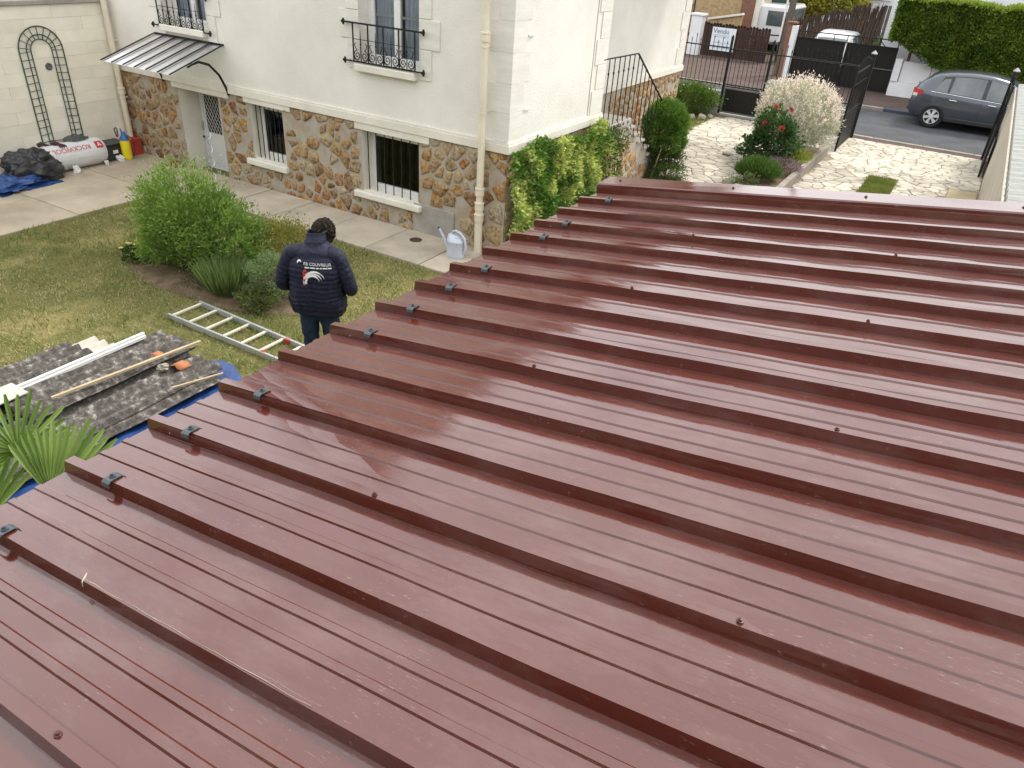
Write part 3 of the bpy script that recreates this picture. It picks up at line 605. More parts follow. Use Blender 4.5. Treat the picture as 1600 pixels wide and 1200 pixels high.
def base_stones(rect, to3, mind, gap, holes, single, parent, seed, big_from=99):
    random.seed(seed); P = scatter(rect, mind, 2600)
    P = [p for p in P if not (p[0] > big_from and p[1] < .75)]
    if big_from < 90: P += [(-.72, .62), (-.18, .63), (-.62, .30), (-.2, .28), (-.68, .08), (-.3, .05), (-.45, .52), (-.42, .2)]
    cl_ = cells(P, rect, gap); joined = MB(); jt = []
    for i, pl in cl_:
        for h in holes:
            pl = clip_out(pl, h) if len(pl) > 2 else pl
        if len(pl) < 3 or area(pl) < .0035 or any(inrect(P[i], h) for h in holes): continue
        if random.random() < (.08 if P[i][1] > .45 else .02): continue
        sc_ = random.choice((.78, .9, .98, 1.02, 1.05)); cx = sum(q[0] for q in pl)/len(pl); cy = sum(q[1] for q in pl)/len(pl)
        pl = [(cx+(x-cx)*sc_*random.uniform(.9, 1.06), cy+(y-cy)*sc_*random.uniform(.9, 1.06)) for x, y in pl]
        if single:
            mb = MB(); tn = []; stone_mesh(mb, pl, to3, random.uniform(.012, .028), random.random(), tn); o = mb.build('stone', 'meuliere', parent, True, sharp=70); set_tone(o, tn)
        else: stone_mesh(joined, pl, to3, random.uniform(.012, .028), random.random(), jt)
    if joined.v: o = joined.build('stones', 'meuliere', parent, True, sharp=70); set_tone(o, jt); o['kind'] = 'stuff'
hb = [(h[0]-.03, h[2]-.12, h[1]+.03, h[3]+.13) for h in HOLES_B]
hb[0] = (h0 := HOLES_B[0])[0]-.02, -.2, h0[1]+.02, 1.52
base_stones((-8.42, -.02, -.005, 1.49), lambda x, z, d: (x, -d, z), .19, .022, hb+[(-7.02, 1.38, -5.5, 1.6), (-1.64, -.1, -.84, .48)], True, base_wall, 3, -.86)
base_stones((.01, -.02, 2.88, 1.49), lambda y, z, d: (d, y, z), .2, .04, [], False, base_wall, 4)
base_stones((5.6, -.02, 9.58, 1.49), lambda y, z, d: (-1.05+d, y, z), .2, .03, [], True, base_wall, 5)
# entrance stair in the recess
S = thing('entrance_stair', (-.5, 4.6, 0), 'grey concrete entrance steps with stone flank beside the house wall', 'stairs')
LZ = 1.36; m = MB(); m.box((-1.048, 2.902, -.1), (-.03, 4.2, LZ-.12)); NS = 7
for i in range(NS): m.box((-1.048, 4.2+i*.29, -.1), (-.03, 4.2+(i+1)*.29, LZ-(i+1)*.17-.05))
m.build('flank_wall', 'mortar', S)
MB().cbox((-1.046, 2.904, LZ-.12), (.03, 4.24, LZ), .01).build('landing', 'cement', S)
for i in range(NS): MB().cbox((-1.046, 4.2+i*.29+.003, LZ-(i+1)*.17-.05), (.02, 4.2+(i+1)*.29+.03, LZ-(i+1)*.17), .008).build('step', 'cement', S)
random.seed(9); P = scatter((2.95, 0, 6.2, 1.2), .2, 900); jm = MB(); jt = []
for i, pl in cells(P, (2.95, 0, 6.2, 1.2), .03):
    p = P[i]; topz = LZ-.14 if p[0] < 4.2 else LZ-.14-(p[0]-4.2)/.29*.17-.12
    pl = clip_half(pl, (0, 1), topz-.1)
    if len(pl) > 2 and area(pl) > .004 and p[1] < topz-.1: stone_mesh(jm, pl, lambda y, z, d: (-.03+d, y, z), random.uniform(.01, .022), random.random(), jt)
o = jm.build('stones', 'meuliere', S, True, sharp=70); set_tone(o, jt); o['kind'] = 'stuff'
m = MB(); xr = .0; zt = LZ+1.07
m.bar((xr, 2.80, zt+.02), (xr, 4.23, zt), .03, .016); slope = -.17/.29*1.12
m.bar((xr, 4.23, zt), (xr, 6.05, zt-1.82*.635), .03, .016); m.build('handrail', 'iron_black', S)
for i in range(6):
    y = 3.06+i*.205; MB().tube([(xr, y, zt), (xr, y, LZ+.03), (xr+.03, y, LZ-.04), (xr+.035, y-.02, LZ-.06)], .009, 6).build('baluster', 'iron_black', S); 
for i in range(9):
    y = 4.29+i*.2; zs = LZ-.17*(1+int((y-4.2)/.29)); MB().tube([(xr, y, zt-(y-4.23)*.635), (xr, y, zs+.03), (xr+.03, y, zs-.04)], .009, 6).build('baluster', 'iron_black', S)
m = MB()
for i in range(6): m.lathe([(.009, -.03), (.018, 0), (.009, .03)], 6, (xr, 3.06+i*.205, zt-.22)); m.lathe([(.004, -.025), (.024, 0), (.004, .025)], 7, (xr+.03, 3.06+i*.205, LZ-.05))
m.build('knots', 'iron_black', S)
# ------------------------------------------------------------------ left boundary wall in painted blocks
W = thing('block_wall', (-8.55, -3, 0), 'cream painted block wall carrying the green arch trellis', 'wall')
MB().box((-8.62, -6.2, -.2), (-8.462, -.02, 2.6)).build('core', 'mortar', W)
bme = None
for r in range(13):
    for c in range(-1, 8):
        y = -.02-(c+(.5 if r % 2 else 0))*1.0; y0, y1 = max(y-.998, -6.2), min(y, -.02)
        if y1-y0 < .1: continue
        o = None
        if abs((y1-y0)-.998) < 1e-6 and bme: o = link_mesh('block', bme, None, W)
        else:
            mb = MB().cbox((0, 0, 0), (.03, y1-y0, .1985), .0025); o = mb.build('block', 'wall_block', W, local=True)
            if abs((y1-y0)-.998) < 1e-6: bme = o.data
        o.location = (-8.478+random.gauss(0, .0015)+8.55, y0+3, r*.2)
MB().cbox((-8.72, -6.2, 2.602), (-8.40, -.02, 2.68), .012).build('coping', 'cement', W)
m = MB(); m.lathe([(.0, -.004), (.06, -.004), (.06, .012), (.045, .02), (.03, .008), (.0, .008)], 16, (-8.446, -1.28, 1.66), 'X', cap=False); m.build('vent', 'cable_grey', W, True)
# ------------------------------------------------------------------ shed with the red-brown ribbed steel roof
XE, YF, ZE, SL = 2.955, -3.8476, 2.4401, .14012
XR = 6.75
SH = thing('shed', (4.8, -6.6, 0), 'shed roofed in glossy red-brown ribbed steel sheets', 'shed')
HR = .044; ZP = ZE-HR
def rz_(x, dz=0): return ZE+dz+SL*(x-XE)
def sheet_profile():
    P = 1/3; pr = []
    for k in range(3):
        c = -k*P
        if k == 0: pr.append((c+.036, -HR-.001))
        pr += [(c+.019, 0), (c-.018, 0), (c-.026, -HR)]
        for s in (.125, .215): pr += [(c-s+.018, -HR), (c-s+.012, -HR+.0052), (c-s-.011, -HR+.0052), (c-s-.0155, -HR)]
        pr.append((c-P+.034, -HR))
    c = -1.0; pr += [(c+.0185, -.0018), (c-.0175, -.0018), (c-.0255, -HR+.006)]
    return pr
PR = sheet_profile(); NX = 30
def sheet_mesh():
    mb = MB(); n = len(PR); vs = []
    for i in range(NX+1):
        x = XE+(XR-XE)*i/NX
        for y, z in PR: vs.append((x, y+.0012*math.sin(x*4.1+y*7), rz_(x, z+.0011*math.sin(x*5.3+y*9)+.0008*math.sin(x*11.7+y*23))))
    mb.add(vs, [(i*n+j, i*n+j+1, (i+1)*n+j+1, (i+1)*n+j) for i in range(NX) for j in range(n-1)])
    return mb
sh0 = None
for s in range(7):
    # the sheet's first rib covers the last rib of the one before
    y = YF+.3333-s*1.0+.0035
    if sh0 is None:
        sm_ = sheet_mesh(); sh0 = sm_.build('roof_sheet', 'roof_steel', SH, local=True)
        md = sh0.modifiers.new('thickness', 'SOLIDIFY'); md.thickness = .0012; md.offset = -1
        o = sh0
    else: o = sh0.copy(); COL.objects.link(o)
    o.location = (-4.8, y+6.6, .0012*(s % 2)); o.location.x += random.gauss(0, .006)
YE = YF+.3333-7.0
# verge flashing along the far side
m = MB(); a, b_ = YF+.333+.012, YF+.333+.26; prf = [(a, -HR+.010), (a-.006, -HR+.004), (a, .018), (a+.012, .026), (b_, .026), (b_, -.16)]
n = len(prf); vs = [(x, y, rz_(x, z)) for x in (XE-.02, XR+.02) for y, z in prf]
m.add(vs, [(j, j+1, n+j+1, n+j) for j in range(n-1)]); fl = m.build('verge_flashing', 'roof_steel', SH); md = fl.modifiers.new('thickness', 'SOLIDIFY'); md.thickness = .0015
for x in (3.07, 3.96, 4.85, 5.74):
    MB().lathe([(.013, 0), (.013, .003), (.007, .004), (.007, .011), (.0, .012)], 8, (x, YF+.333+.14, rz_(x, .0265))).build('screw', 'screw_paint', fl)
sme = None
for s in range(5):
    for x in (4.08, 5.19):
        xx = x+random.gauss(0, .03); y = YF-.6667-s*1.0+random.gauss(0, .003)
        if sme is None: o = MB().lathe([(.009, 0), (.009, .0025), (.005, .003), (.005, .008), (.0, .009)], 8).build('screw', 'screw_paint', SH, local=True); sme = o.data
        else: o = link_mesh('screw', sme, None, SH)
        o.location = (xx-4.8, y+6.6, rz_(xx, .0025))
cme = None; csc = None
for k in (0, 2, 3, 5, 6, 7, 8, 10, 11, 12, 13, 14):
    y = YF-k/3; x = 3.20+random.gauss(0, .012)
    if cme is None:
        m = MB(); pr = [(.034, -.017), (.030, -.003), (.019, .0045), (-.019, .0045), (-.030, -.003), (-.034, -.017)]; q = len(pr)
        vs = [(xx, yy, zz) for xx in (-.021, .021) for yy, zz in pr]; m.add(vs, [(j, j+1, q+j+1, q+j) for j in range(q-1)]); o = m.build('clip', 'clip_metal', SH, local=True); cme = o.data
        md = o.modifiers.new('thickness', 'SOLIDIFY'); md.thickness = .003; c0 = o
        sc0 = MB().lathe([(.011, .003), (.011, .008), (.006, .009), (.006, .016), (.0, .017)], 8).build('screw', 'can_dark', o, local=True)
    else: o = copy_tree(c0, SH)
    o.location = (x-4.8, y+6.6, rz_(x, .002)); o.rotation_euler = (0, -math.atan(SL), random.gauss(0, .08))
m = MB()       # walls below, set in from the eaves
for (p, q) in (((3.25, -3.62), (3.37, -10.2)), ((6.5, -3.62), (6.62, -10.2)), ((3.371, -3.62), (6.499, -3.74)), ((3.371, -10.08), (6.499, -10.2))):
    x0, x1 = min(p[0], q[0]), max(p[0], q[0]); y0, y1 = min(p[1], q[1]), max(p[1], q[1])
    m.add([(x0, y0, -.05), (x1, y0, -.05), (x1, y1, -.05), (x0, y1, -.05), (x0, y0, rz_(x0, -.15)), (x1, y0, rz_(x1, -.15)), (x1, y1, rz_(x1, -.15)), (x0, y1, rz_(x0, -.15))], [(0, 3, 2, 1), (4, 5, 6, 7), (0, 1, 5, 4), (1, 2, 6, 5), (2, 3, 7, 6), (3, 0, 4, 7)])
m.build('wall', 'neighbour_wall', SH)
for x in (3.31, 4.1, 5.2, 6.2): MB().box((x-.035, -10.3, rz_(x, -.165)), (x+.035, -3.5, rz_(x, -.068))).build('purlin', 'wood_pale', SH)
# dried sealant line on one rib crest
m = MB(); pts = [(3.62+i*.045, YF-13/3-.010+.0015*math.sin(i*1.7)+.0015*random.random(), rz_(3.62+i*.045, .0015)) for i in range(0, 20)]
m.tube(pts, [.0003+.0005*random.random() for _ in pts], 5); m.tube([(p_[0]+.02, p_[1]+.013-.002*math.sin(p_[0]*9), p_[2]) for p_ in pts], [.0002+.0003*random.random() for _ in pts], 5); m.tube([(3.60, YF-13/3+.008, rz_(3.60, .002)), (3.612, YF-13/3-.006, rz_(3.612, .002)), (3.62, YF-13/3-.019, rz_(3.62, -.001)), (3.622, YF-13/3-.021, rz_(3.622, -.016))], [.0015, .003, .002, .001], 6)
tag(m.build('sealant_streak', 'rock', SH), 'dried white sealant streak along a rib')
# ------------------------------------------------------------------ arch trellis
T = thing('arch_trellis', (-8.42, -1.35, .1), 'green metal arch trellis leaning on the cream wall', 'trellis')
x = -8.425; cy, cz = -1.345, 1.92
def arch(r):
    pts = [(x, cy-r, .12)] + [(x, cy-r, .12+(cz-.12)*i/6) for i in range(1, 6)]
    pts += [(x, cy-r*math.cos(math.pi*i/18), cz+r*math.sin(math.pi*i/18)) for i in range(19)]
    return pts + [(x, cy+r, cz-(cz-.12)*i/6) for i in range(1, 7)]
for r, t in ((.37, .011), (.245, .009), (.175, .009)): MB().tube(arch(r), t, 6).build('rail', 'iron_green', T)
for s in (-1, 1):
    for i in range(15):
        z = .22+i*.12; MB().bar((x, cy+s*.37, z+.02*s*0), (x, cy+s*.175, z+.015), .009, .009).build('rung', 'iron_green', T)
for i in range(9):
    a = math.pi*(i+.5)/9; MB().bar((x, cy-.37*math.cos(a), cz+.37*math.sin(a)), (x, cy-.175*math.cos(a), cz+.175*math.sin(a)), .009, .009).build('rung', 'iron_green', T)
MB().bar((x, cy-.245, .46), (x, cy+.2, .46), .009, .009).build('cross_bar', 'iron_green', T)
# ------------------------------------------------------------------ things by the wall
def text_mesh(s, size, extr=0.0):
    cu = bpy.data.curves.new('t', 'FONT'); cu.body = s; cu.size = size; cu.extrude = extr; cu.resolution_u = 3; cu.align_x = 'CENTER'; cu.align_y = 'CENTER'
    o = bpy.data.objects.new('t', cu); COL.objects.link(o); bpy.context.view_layer.update(); dg = bpy.context.evaluated_depsgraph_get(); me = bpy.data.meshes.new_from_object(o.evaluated_get(dg))
    bm = bmesh.new(); bm.from_mesh(me); bmesh.ops.triangulate(bm, faces=bm.faces[:])
    for _ in range(1): bmesh.ops.subdivide_edges(bm, edges=[e for e in bm.edges if e.calc_length() > size*.12], cuts=1); bmesh.ops.triangulate(bm, faces=bm.faces[:])
    bm.verts.index_update(); vs = [v.co.copy() for v in bm.verts]; fs = [[v.index for v in f.verts] for f in bm.faces]; bm.free()
    bpy.data.objects.remove(o); bpy.data.curves.remove(cu); bpy.data.meshes.remove(me); return vs, fs
# insulation roll: axis along y
ax, az, Rr = -8.14, .25, .24; Y0, Y1 = -1.95, -.88
IR = thing('insulation_roll', (ax, (Y0+Y1)/2, .02), 'white plastic-wrapped roll of insulation with red lettering', 'insulation roll')
m = MB(); n = 36
def rollp(u, v):
    a = 2*math.pi*v; y = Y0+(Y1-Y0)*u; e = 1-.13*max(0, abs(u-.5)*2-.86)/.14; r = Rr*e*(1+.012*math.sin(9*a+u*14)+.01*math.sin(23*u+3*a))
    return (ax+r*math.cos(a), y, az+r*math.sin(a)*(.96))
m.grid(rollp, 18, n); m.add([(ax+Rr*.87*math.cos(2*math.pi*j/n), Y0, az+Rr*.84*math.sin(2*math.pi*j/n)) for j in range(n)], [tuple(range(n))]); m.add([(ax+Rr*.87*math.cos(2*math.pi*j/n), Y1, az+Rr*.84*math.sin(2*math.pi*j/n)) for j in range(n)], [tuple(range(n))])
m.build('wrap', 'white_film', IR, True)
def on_roll(px, py, lift=.008):       # px along the axis, py round it; the print is upside down
    a = rad(40) - py/Rr; return (ax+(Rr+lift)*math.cos(a), -1.42-px*-1, az+(Rr*.96+lift)*math.sin(a))
vs, fs = text_mesh('ROCKWOOL', .125); m = MB(); m.add([on_roll(-v.x*.92-.085, v.y, .009) for v in vs], fs); m.build('lettering', 'red_print', IR)
m = MB(); m.grid(lambda u, v: on_roll(.40+u*.13*-1*-1-.05, -.065+v*.13, .009), 4, 4); m.build('emblem', 'red_print', IR)
m = MB()
for a_, b_ in (((.05, .03), (.075, .10)), ((.1, .03), (.075, .10)), ((.05, .05), (.1, .05))):
    A = on_roll(.35+a_[0]*1.0-.01, .065-a_[1], .012); B = on_roll(.35+b_[0]-.01, .065-b_[1], .012); m.bar(A, B, .012, .003, up=(1, 0, .6))
m.build('emblem_mark', 'white_print', IR)
vs, fs = text_mesh('Rockwool', .05); m = MB(); m.add([on_roll(-v.x+.22, v.y-.13, .009) for v in vs], fs); m.build('small_lettering', 'sign_grey', IR)
# black bag, lumpy
def blob(c, r, n1, n2, amp, sc_, seed, zmin=.0):
    c = np.array(c); vs = []; P = []
    for i in range(n1+1):
        th = math.pi*i/n1
        for j in range(n2): ph = 2*math.pi*j/n2; P.append((math.sin(th)*math.cos(ph), math.sin(th)*math.sin(ph), math.cos(th)))
    P = np.array(P); nn_ = vnoise(P+7, sc_, seed)-.5; n2_ = vnoise(P+3, sc_*2.7, seed+1)-.5; ri = 1-np.abs(vnoise(P+5, sc_*1.6, seed+2)-.5)*2
    r4 = 1-np.abs(vnoise(P+9, sc_*3.7, seed+5)-.5)*2; rr = 1+amp*nn_+amp*.5*n2_+amp*.35*(ri-.5)+amp*.28*(r4-.5); V = c+P*np.array(r)*rr[:, None]; V[:, 2] = np.maximum(V[:, 2], zmin)
    fs = [(i*n2+j, i*n2+(j+1) % n2, (i+1)*n2+(j+1) % n2, (i+1)*n2+j) for i in range(n1) for j in range(n2)]
    return MB().add([tuple(q) for q in V], fs)
m = blob((-8.03, -2.22, .17), (.34, .42, .30), 64, 90, .5, 1.7, 3, .022); tag(m.build('rubbish_bag', 'bag_plastic', smooth=True, loc=(-8.05, -2.25, .02)), 'crumpled black plastic bag against the white insulation roll', 'bag')
m = blob((-7.86, -2.75, .05), (.36, .62, .13), 36, 60, .9, 2.4, 8, .022); tag(m.build('folded_tarp', 'tarp_blue', smooth=True, loc=(-7.86, -2.75, .02)), 'small crumpled blue tarpaulin on the patio beside the black bag', 'tarpaulin')
BX = thing('tool_crate', (-8.22, -.66, .02), 'black plastic crate between the white roll and the yellow sprayer', 'crate')
MB().cbox((-8.40, -.86, .022), (-8.06, -.42, .30), .02).build('tub', 'black_plastic', BX); m = MB(); m.cbox((-8.42, -.88, .301), (-8.04, -.40, .325), .008); m.build('lid', 'black_plastic', BX)
MB().box((-8.0595, -.70, .15), (-8.056, -.60, .21)).build('sticker', 'paper_white', BX)
RC = thing('red_crate', (-8.22, -.20, .02), 'red plastic box standing by the downpipe foot', 'box')
m = MB(); m.prism([(-8.12, -.3), (-8.12, -.06), (-8.4, -.06), (-8.4, -.3)], .022, .30); m.build('tub', 'red_plastic', RC); MB().cbox((-8.41, -.31, .301), (-8.11, -.05, .32), .006).build('rim', 'red_plastic', RC)
SP = thing('garden_sprayer', (-8.0, -.47, .02), 'yellow pump sprayer with blue top and black handle', 'sprayer')
c = (-8.0, -.47, .02); MB().lathe([(.075, 0), (.085, .015), (.088, .06), (.084, .09), (.088, .12), (.088, .32), (.07, .37)], 20, c).build('tank', 'yellow_plastic', SP, True)
MB().lathe([(.082, .355), (.078, .39), (.05, .43), (.04, .47), (.03, .5)], 16, c).build('cap', 'blue_plastic', SP, True)
m = MB(); m.tube([(c[0], c[1]-.02, .50), (c[0], c[1]-.04, .58)], .012, 8); m.build('pump_rod', 'blue_plastic', SP)
m = MB(); m.tube([(c[0]-.05, c[1]-.10, .43), (c[0]-.05, c[1]-.12, .55), (c[0]-.05, c[1]-.125, .585), (c[0]-.05, c[1]-.09, .60), (c[0]-.05, c[1]-.075, .58), (c[0]-.05, c[1]-.075, .44)], .011, 8); m.build('handle', 'black_plastic', SP, True)
m = MB(); m.tube([(c[0]+.03, c[1]+.05, .45), (c[0]+.06, c[1]+.12, .40), (c[0]+.06, c[1]+.14, .28), (c[0]+.05, c[1]+.13, .14), (c[0]+.06, c[1]+.09, .06)], .008, 8); m.build('hose', 'black_plastic', SP, True)
m = MB(); random.seed(4)
for i in range(9):
    r = .2-.012*i; pts = [(-8.2+(r*.62+.01*math.sin(k*2.1+i))*math.cos(2*math.pi*k/20), -1.27+r*1.2*math.sin(2*math.pi*k/20)+.02*math.sin(i), .47+.012*i*.8+.012*math.sin(k*1.3+i)) for k in range(20)]; pts.append(pts[0]); m.tube(pts, .009, 6)
tag(m.build('cable_coil', 'cable_grey', smooth=True, loc=(-8.2, -1.27, .45)), 'coiled grey cable lying on top of the insulation roll', 'cable')
for i, (y, xx) in enumerate(((-1.86, -8.2), (-1.68, -8.1))):
    m = MB(); c = (xx, y, .49)
    m.tube([(xx-.05, y-.05, .48), (xx, y, .50), (xx+.04, y+.03, .49)], [.035, .045, .03], 8)
    for k in range(4): m.tube([(xx+.03, y+.02+.012*k, .49), (xx+.09, y+.03+.028*k-.02, .475), (xx+.12, y+.03+.04*k-.03, .45)], [.014, .012, .008], 6)
    m.tube([(xx, y-.01, .5), (xx+.04, y-.06, .49)], [.015, .009], 6)
    tag(m.build('work_glove', 'glove', smooth=True, loc=c), ['dark brown work glove on the bag end of the roll', 'dark brown work glove draped nearer the cable coil'][i], 'glove', 'work gloves on the insulation roll')
for i, (xx, y, lb, r_) in enumerate(((-7.86, -1.56, 'crumpled grey-white paper cup on the patio in front of the roll', .06), (-8.0, -.62, 'white crumpled paper by the sprayer foot', .07), (-7.92, -.95, 'small white plastic scrap at the end of the insulation roll', .035))):
    m = blob((xx, y, .055), (r_, r_*.8, .05+.03*(i == 0)), 12, 16, .9, 2.5, 20+i, .021); tag(m.build('litter', 'paper_white', loc=(xx, y, .02)), lb, 'litter')
m = MB(); m.cbox((-7.22, -.27, .021), (-6.92, -.10, .055), .006); m.cbox((-7.18, -.2, .056), (-6.88, -.06, .085), .006); tag(m.build('brown_planks', 'brick', loc=(-7.05, -.18, .02)), 'short brown board lying beside the basement door', 'board')
# spiral stake
m = MB(); pts = []
for i in range(90):
    t = i/89; z = .0+1.35*t; a = t*2*math.pi*6.5; r = .03*(1 if t < .93 else (1-t)/.07); pts.append((-4.3+r*math.cos(a)+.05*t, -1.5+r*math.sin(a), z))
m.tube(pts, .006, 6); tag(m.build('spiral_stake', 'alu', smooth=True, loc=(-4.3, -1.5, 0)), 'bright spiral metal plant stake behind the large shrub', 'plant stake')
# ladder lying on the grass
LD = thing('ladder', (-1.1, -3.96, 0), 'aluminium ladder lying on the lawn behind the man', 'ladder')
for y0, y1 in ((-4.17, -4.15), (-3.735, -3.80)):
    m = MB(); m.bar((-1.99, y0, .045), (.35, y1, .045), .026, .062); m.build('rail', 'alu', LD); 
    MB().cbox((-.50, y1-.016+.004, .012), (-.43, y1+.016+.004, .079), .003).build('bracket', 'red_plastic', LD)
for i in range(8):
    x = -1.95+i*.283; MB().cbox((x-.017, -4.165, .035), (x+.017, -3.745, .062), .005).build('rung', 'rung', LD)
# ------------------------------------------------------------------ blue ground sheet and old corrugated sheets
m = MB()
def tarp(u, v):
    x = -1.75+u*1.72; y = -7.9+v*3.32; e = min(u, 1-u, v, 1-v)
    z = .025+.035*abs(math.sin(x*9+2*math.sin(y*5)))*math.sin(y*7+x*3)**2 + .05*max(0, 1-e*18)*(.5+.5*math.sin(13*u+17*v)); x += .05*math.sin(y*6)*(1 if u > .5 else .4); y += .05*math.sin(x*8); return (x, y, z)
m.grid(tarp, 60, 80); tg = m.build('ground_tarp', 'tarp_blue', smooth=True, loc=(-.7, -6, .0)); tag(tg, 'blue tarpaulin spread under the stack of old corrugated sheets', 'tarpaulin')
m = blob((-1.42, -4.66, .05), (.17, .10, .11), 24, 36, .8, 2.4, 31, .012); tag(m.build('tarp_roll', 'tarp_blue', smooth=True, loc=(-1.42, -4.66, 0)), 'bunched blue tarpaulin corner beyond the clean corrugated sheet end', 'tarpaulin')
def corr(name, x0, x1, y0, y1, z0, mat, label, ang=0, pitch=.145, amp=.026, tilt=0, drop=0, ragged=0):
    m = MB(); nx = int((x1-x0)/.012); ny = 10; c = Vector(((x0+x1)/2, (y0+y1)/2, 0)); vs = []
    for j in range(ny+1):
        for i in range(nx+1):
            x = x0+(x1-x0)*i/nx; y = y0+(y1-y0)*j/ny
            if j == ny and ragged: y += ragged*(vnoise(np.array([[x*9., 3.]]), 1, 5)[0]-.5)
            z = z0+amp*math.sin((x-x0)*2*math.pi/pitch)+tilt*(x-x0)+drop*(y-y0)+.004*math.sin(y*7); q = Matrix.Rotation(ang, 3, 'Z') @ (Vector((x, y, 0))-c)+c; vs.append((q.x, q.y, z))
    m.add(vs, [(j*(nx+1)+i, j*(nx+1)+i+1, (j+1)*(nx+1)+i+1, (j+1)*(nx+1)+i) for j in range(ny) for i in range(nx)])
    o = m.build(name, mat, smooth=True, loc=(c.x, c.y, z0-.03), sharp=60); md = o.modifiers.new('thickness', 'SOLIDIFY'); md.thickness = .008; md.offset = 0
    return tag(o, label, 'roofing sheet', 'old corrugated roofing sheets')
corr('corrugated_sheet', -2.05, -1.33, -7.4, -5.00, .075, 'fibre_clean', 'clean pale end of a corrugated sheet, lowest by the grass', .05, ragged=.03)
corr('corrugated_sheet', -2.06, -1.30, -7.6, -5.28, .135, 'fibre_grey', 'lichen-grey corrugated sheet laid over the clean pale one', .05, ragged=.08)
corr('corrugated_sheet', -1.05, -.28, -7.2, -4.78, .085, 'fibre_grey', 'dark weathered corrugated sheet lowest beside the blue tarpaulin edge', .0, ragged=.05)
corr('corrugated_sheet', -1.1, -.42, -7.3, -4.70, .145, 'fibre_grey', 'weathered corrugated sheet under the roof tile fragments', .02, ragged=.06)
corr('corrugated_sheet', -1.46, -.85, -6.35, -4.64, .205, 'fibre_grey', 'uppermost weathered corrugated sheet between the white strip and the batten', .015, ragged=.05)
m = MB(); m.bar((-1.42, -4.86, .255), (-1.47, -7.2, .20), .075, .03); m.bar((-1.41, -4.86, .285), (-1.46, -7.2, .23), .03, .03); tag(m.build('white_strip', 'pvc_white', loc=(-1.45, -6, .19)), 'long white plastic trim strip lying along the corrugated sheets', 'trim strip')
m = MB(); m.bar((-1.0, -6.1, .275), (-.83, -4.62, .28), .03, .022); tag(m.build('batten', 'wood_pale', loc=(-.9, -5.3, .26)), 'long pale wooden batten lying on the corrugated sheets', 'batten')
m = MB(); m.bar((-.42, -5.3, .20), (-.30, -4.80, .17), .02, .015); tag(m.build('batten', 'wood_pale', loc=(-.36, -5, .16)), 'short pale stick at the tarpaulin edge', 'batten')
m = MB(); m.cbox((-1.55, -6.75, .245), (-1.28, -6.15, .262), .004); tag(m.build('pale_board', 'fibre_clean', loc=(-1.4, -6.4, .23)), 'flat pale board on the corrugated sheets above the palm', 'board')
for i, (x, y, s, lb) in enumerate(((-1.0, -5.02, .10, 'small orange roof tile fragment beside the batten'), (-.72, -4.97, .15, 'larger curved orange roof tile fragment near the tarpaulin'))):
    m = MB(); n = 8; vs = [(x+(j/n-.5)*s*1.1, y+(-.5+k)*s*(.85+.12*math.sin(j*1.3)), .245-.055*i+.05*s*10*.6*math.sin(math.pi*j/n)*.6) for k in (0, 1) for j in range(n+1)]
    m.add(vs, [(j, j+1, n+2+j, n+1+j) for j in range(n)]); o = m.build('tile_fragment', 'terracotta', loc=(x, y, .2), smooth=True); md = o.modifiers.new('t', 'SOLIDIFY'); md.thickness = .014; tag(o, lb, 'tile fragment', 'broken roof tiles')
m = blob((-.78, -5.12, .215), (.055, .045, .035), 8, 10, .9, 2.2, 50, .19); tag(m.build('mortar_lump', 'rock', loc=(-.78, -5.12, .2)), 'pale mortar lump beside the larger tile fragment', 'rubble')
# ------------------------------------------------------------------ watering can, drain cover
c = Vector((-.50, -.48, .028)); WC = thing('watering_can', c, 'pale grey plastic watering can by the downpipe', 'watering can')
def oval(prof, n=26, k=.78):
    m = MB(); vs = []
    for r, z, dx in prof:
        for j in range(n): a = 2*math.pi*j/n; vs.append((c.x+dx+r*math.cos(a), c.y+r*k*math.sin(a), c.z+z))
    m.add(vs, [(i*n+j, i*n+(j+1) % n, (i+1)*n+(j+1) % n, (i+1)*n+j) for i in range(len(prof)-1) for j in range(n)]+[tuple(range(n-1, -1, -1))]); return m
m = oval([(.135, .0, 0), (.142, .012, 0), (.137, .03, 0), (.132, .22, 0), (.14, .232, 0), (.14, .242, 0), (.133, .25, 0), (.115, .285, -.012), (.07, .32, -.05), (.0, .33, -.06)]); m.build('body', 'can_grey', WC, True)
m = MB(); m.add([(c.x+.0+.075*math.cos(t*math.pi*2/12)+.03, c.y+.062*math.sin(t*math.pi*2/12), c.z+.298-.012*math.cos(t*math.pi*2/12)*1.6+.004) for t in range(12)], [tuple(range(12))]); m.build('opening', 'can_dark', WC)
MB().tube([(c.x-.09, c.y-.01, .12), (c.x-.16, c.y-.02, .22), (c.x-.24, c.y-.035, .36), (c.x-.265, c.y-.04, .40)], [.034, .024, .017, .016], 12).build('spout', 'can_grey', WC, True)
MB().tube([(c.x-.265, c.y-.04, .40), (c.x-.275, c.y-.042, .418)], [.018, .019], 12).build('spout_tip', 'can_dark', WC)
MB().tube([(c.x-.075, c.y, c.z+.31), (c.x-.05, c.y, c.z+.365), (c.x+.0, c.y, c.z+.385), (c.x+.08, c.y, c.z+.365), (c.x+.15, c.y, c.z+.30), (c.x+.18, c.y, c.z+.20), (c.x+.165, c.y, c.z+.11), (c.x+.125, c.y, c.z+.07)], [.018, .017, .017, .018, .019, .018, .016, .014], 10).build('handle', 'can_grey', WC, True)
DC = thing('drain_cover', (-1.33, -.34, .028), 'round rusty iron drain cover set in the concrete walk', 'drain cover')
MB().lathe([(.095, 0), (.095, .008), (.085, .012), (.085, .006), (.0, .006)], 20, (-1.33, -.34, .029), cap=False).build('ring', 'rust_iron', DC)
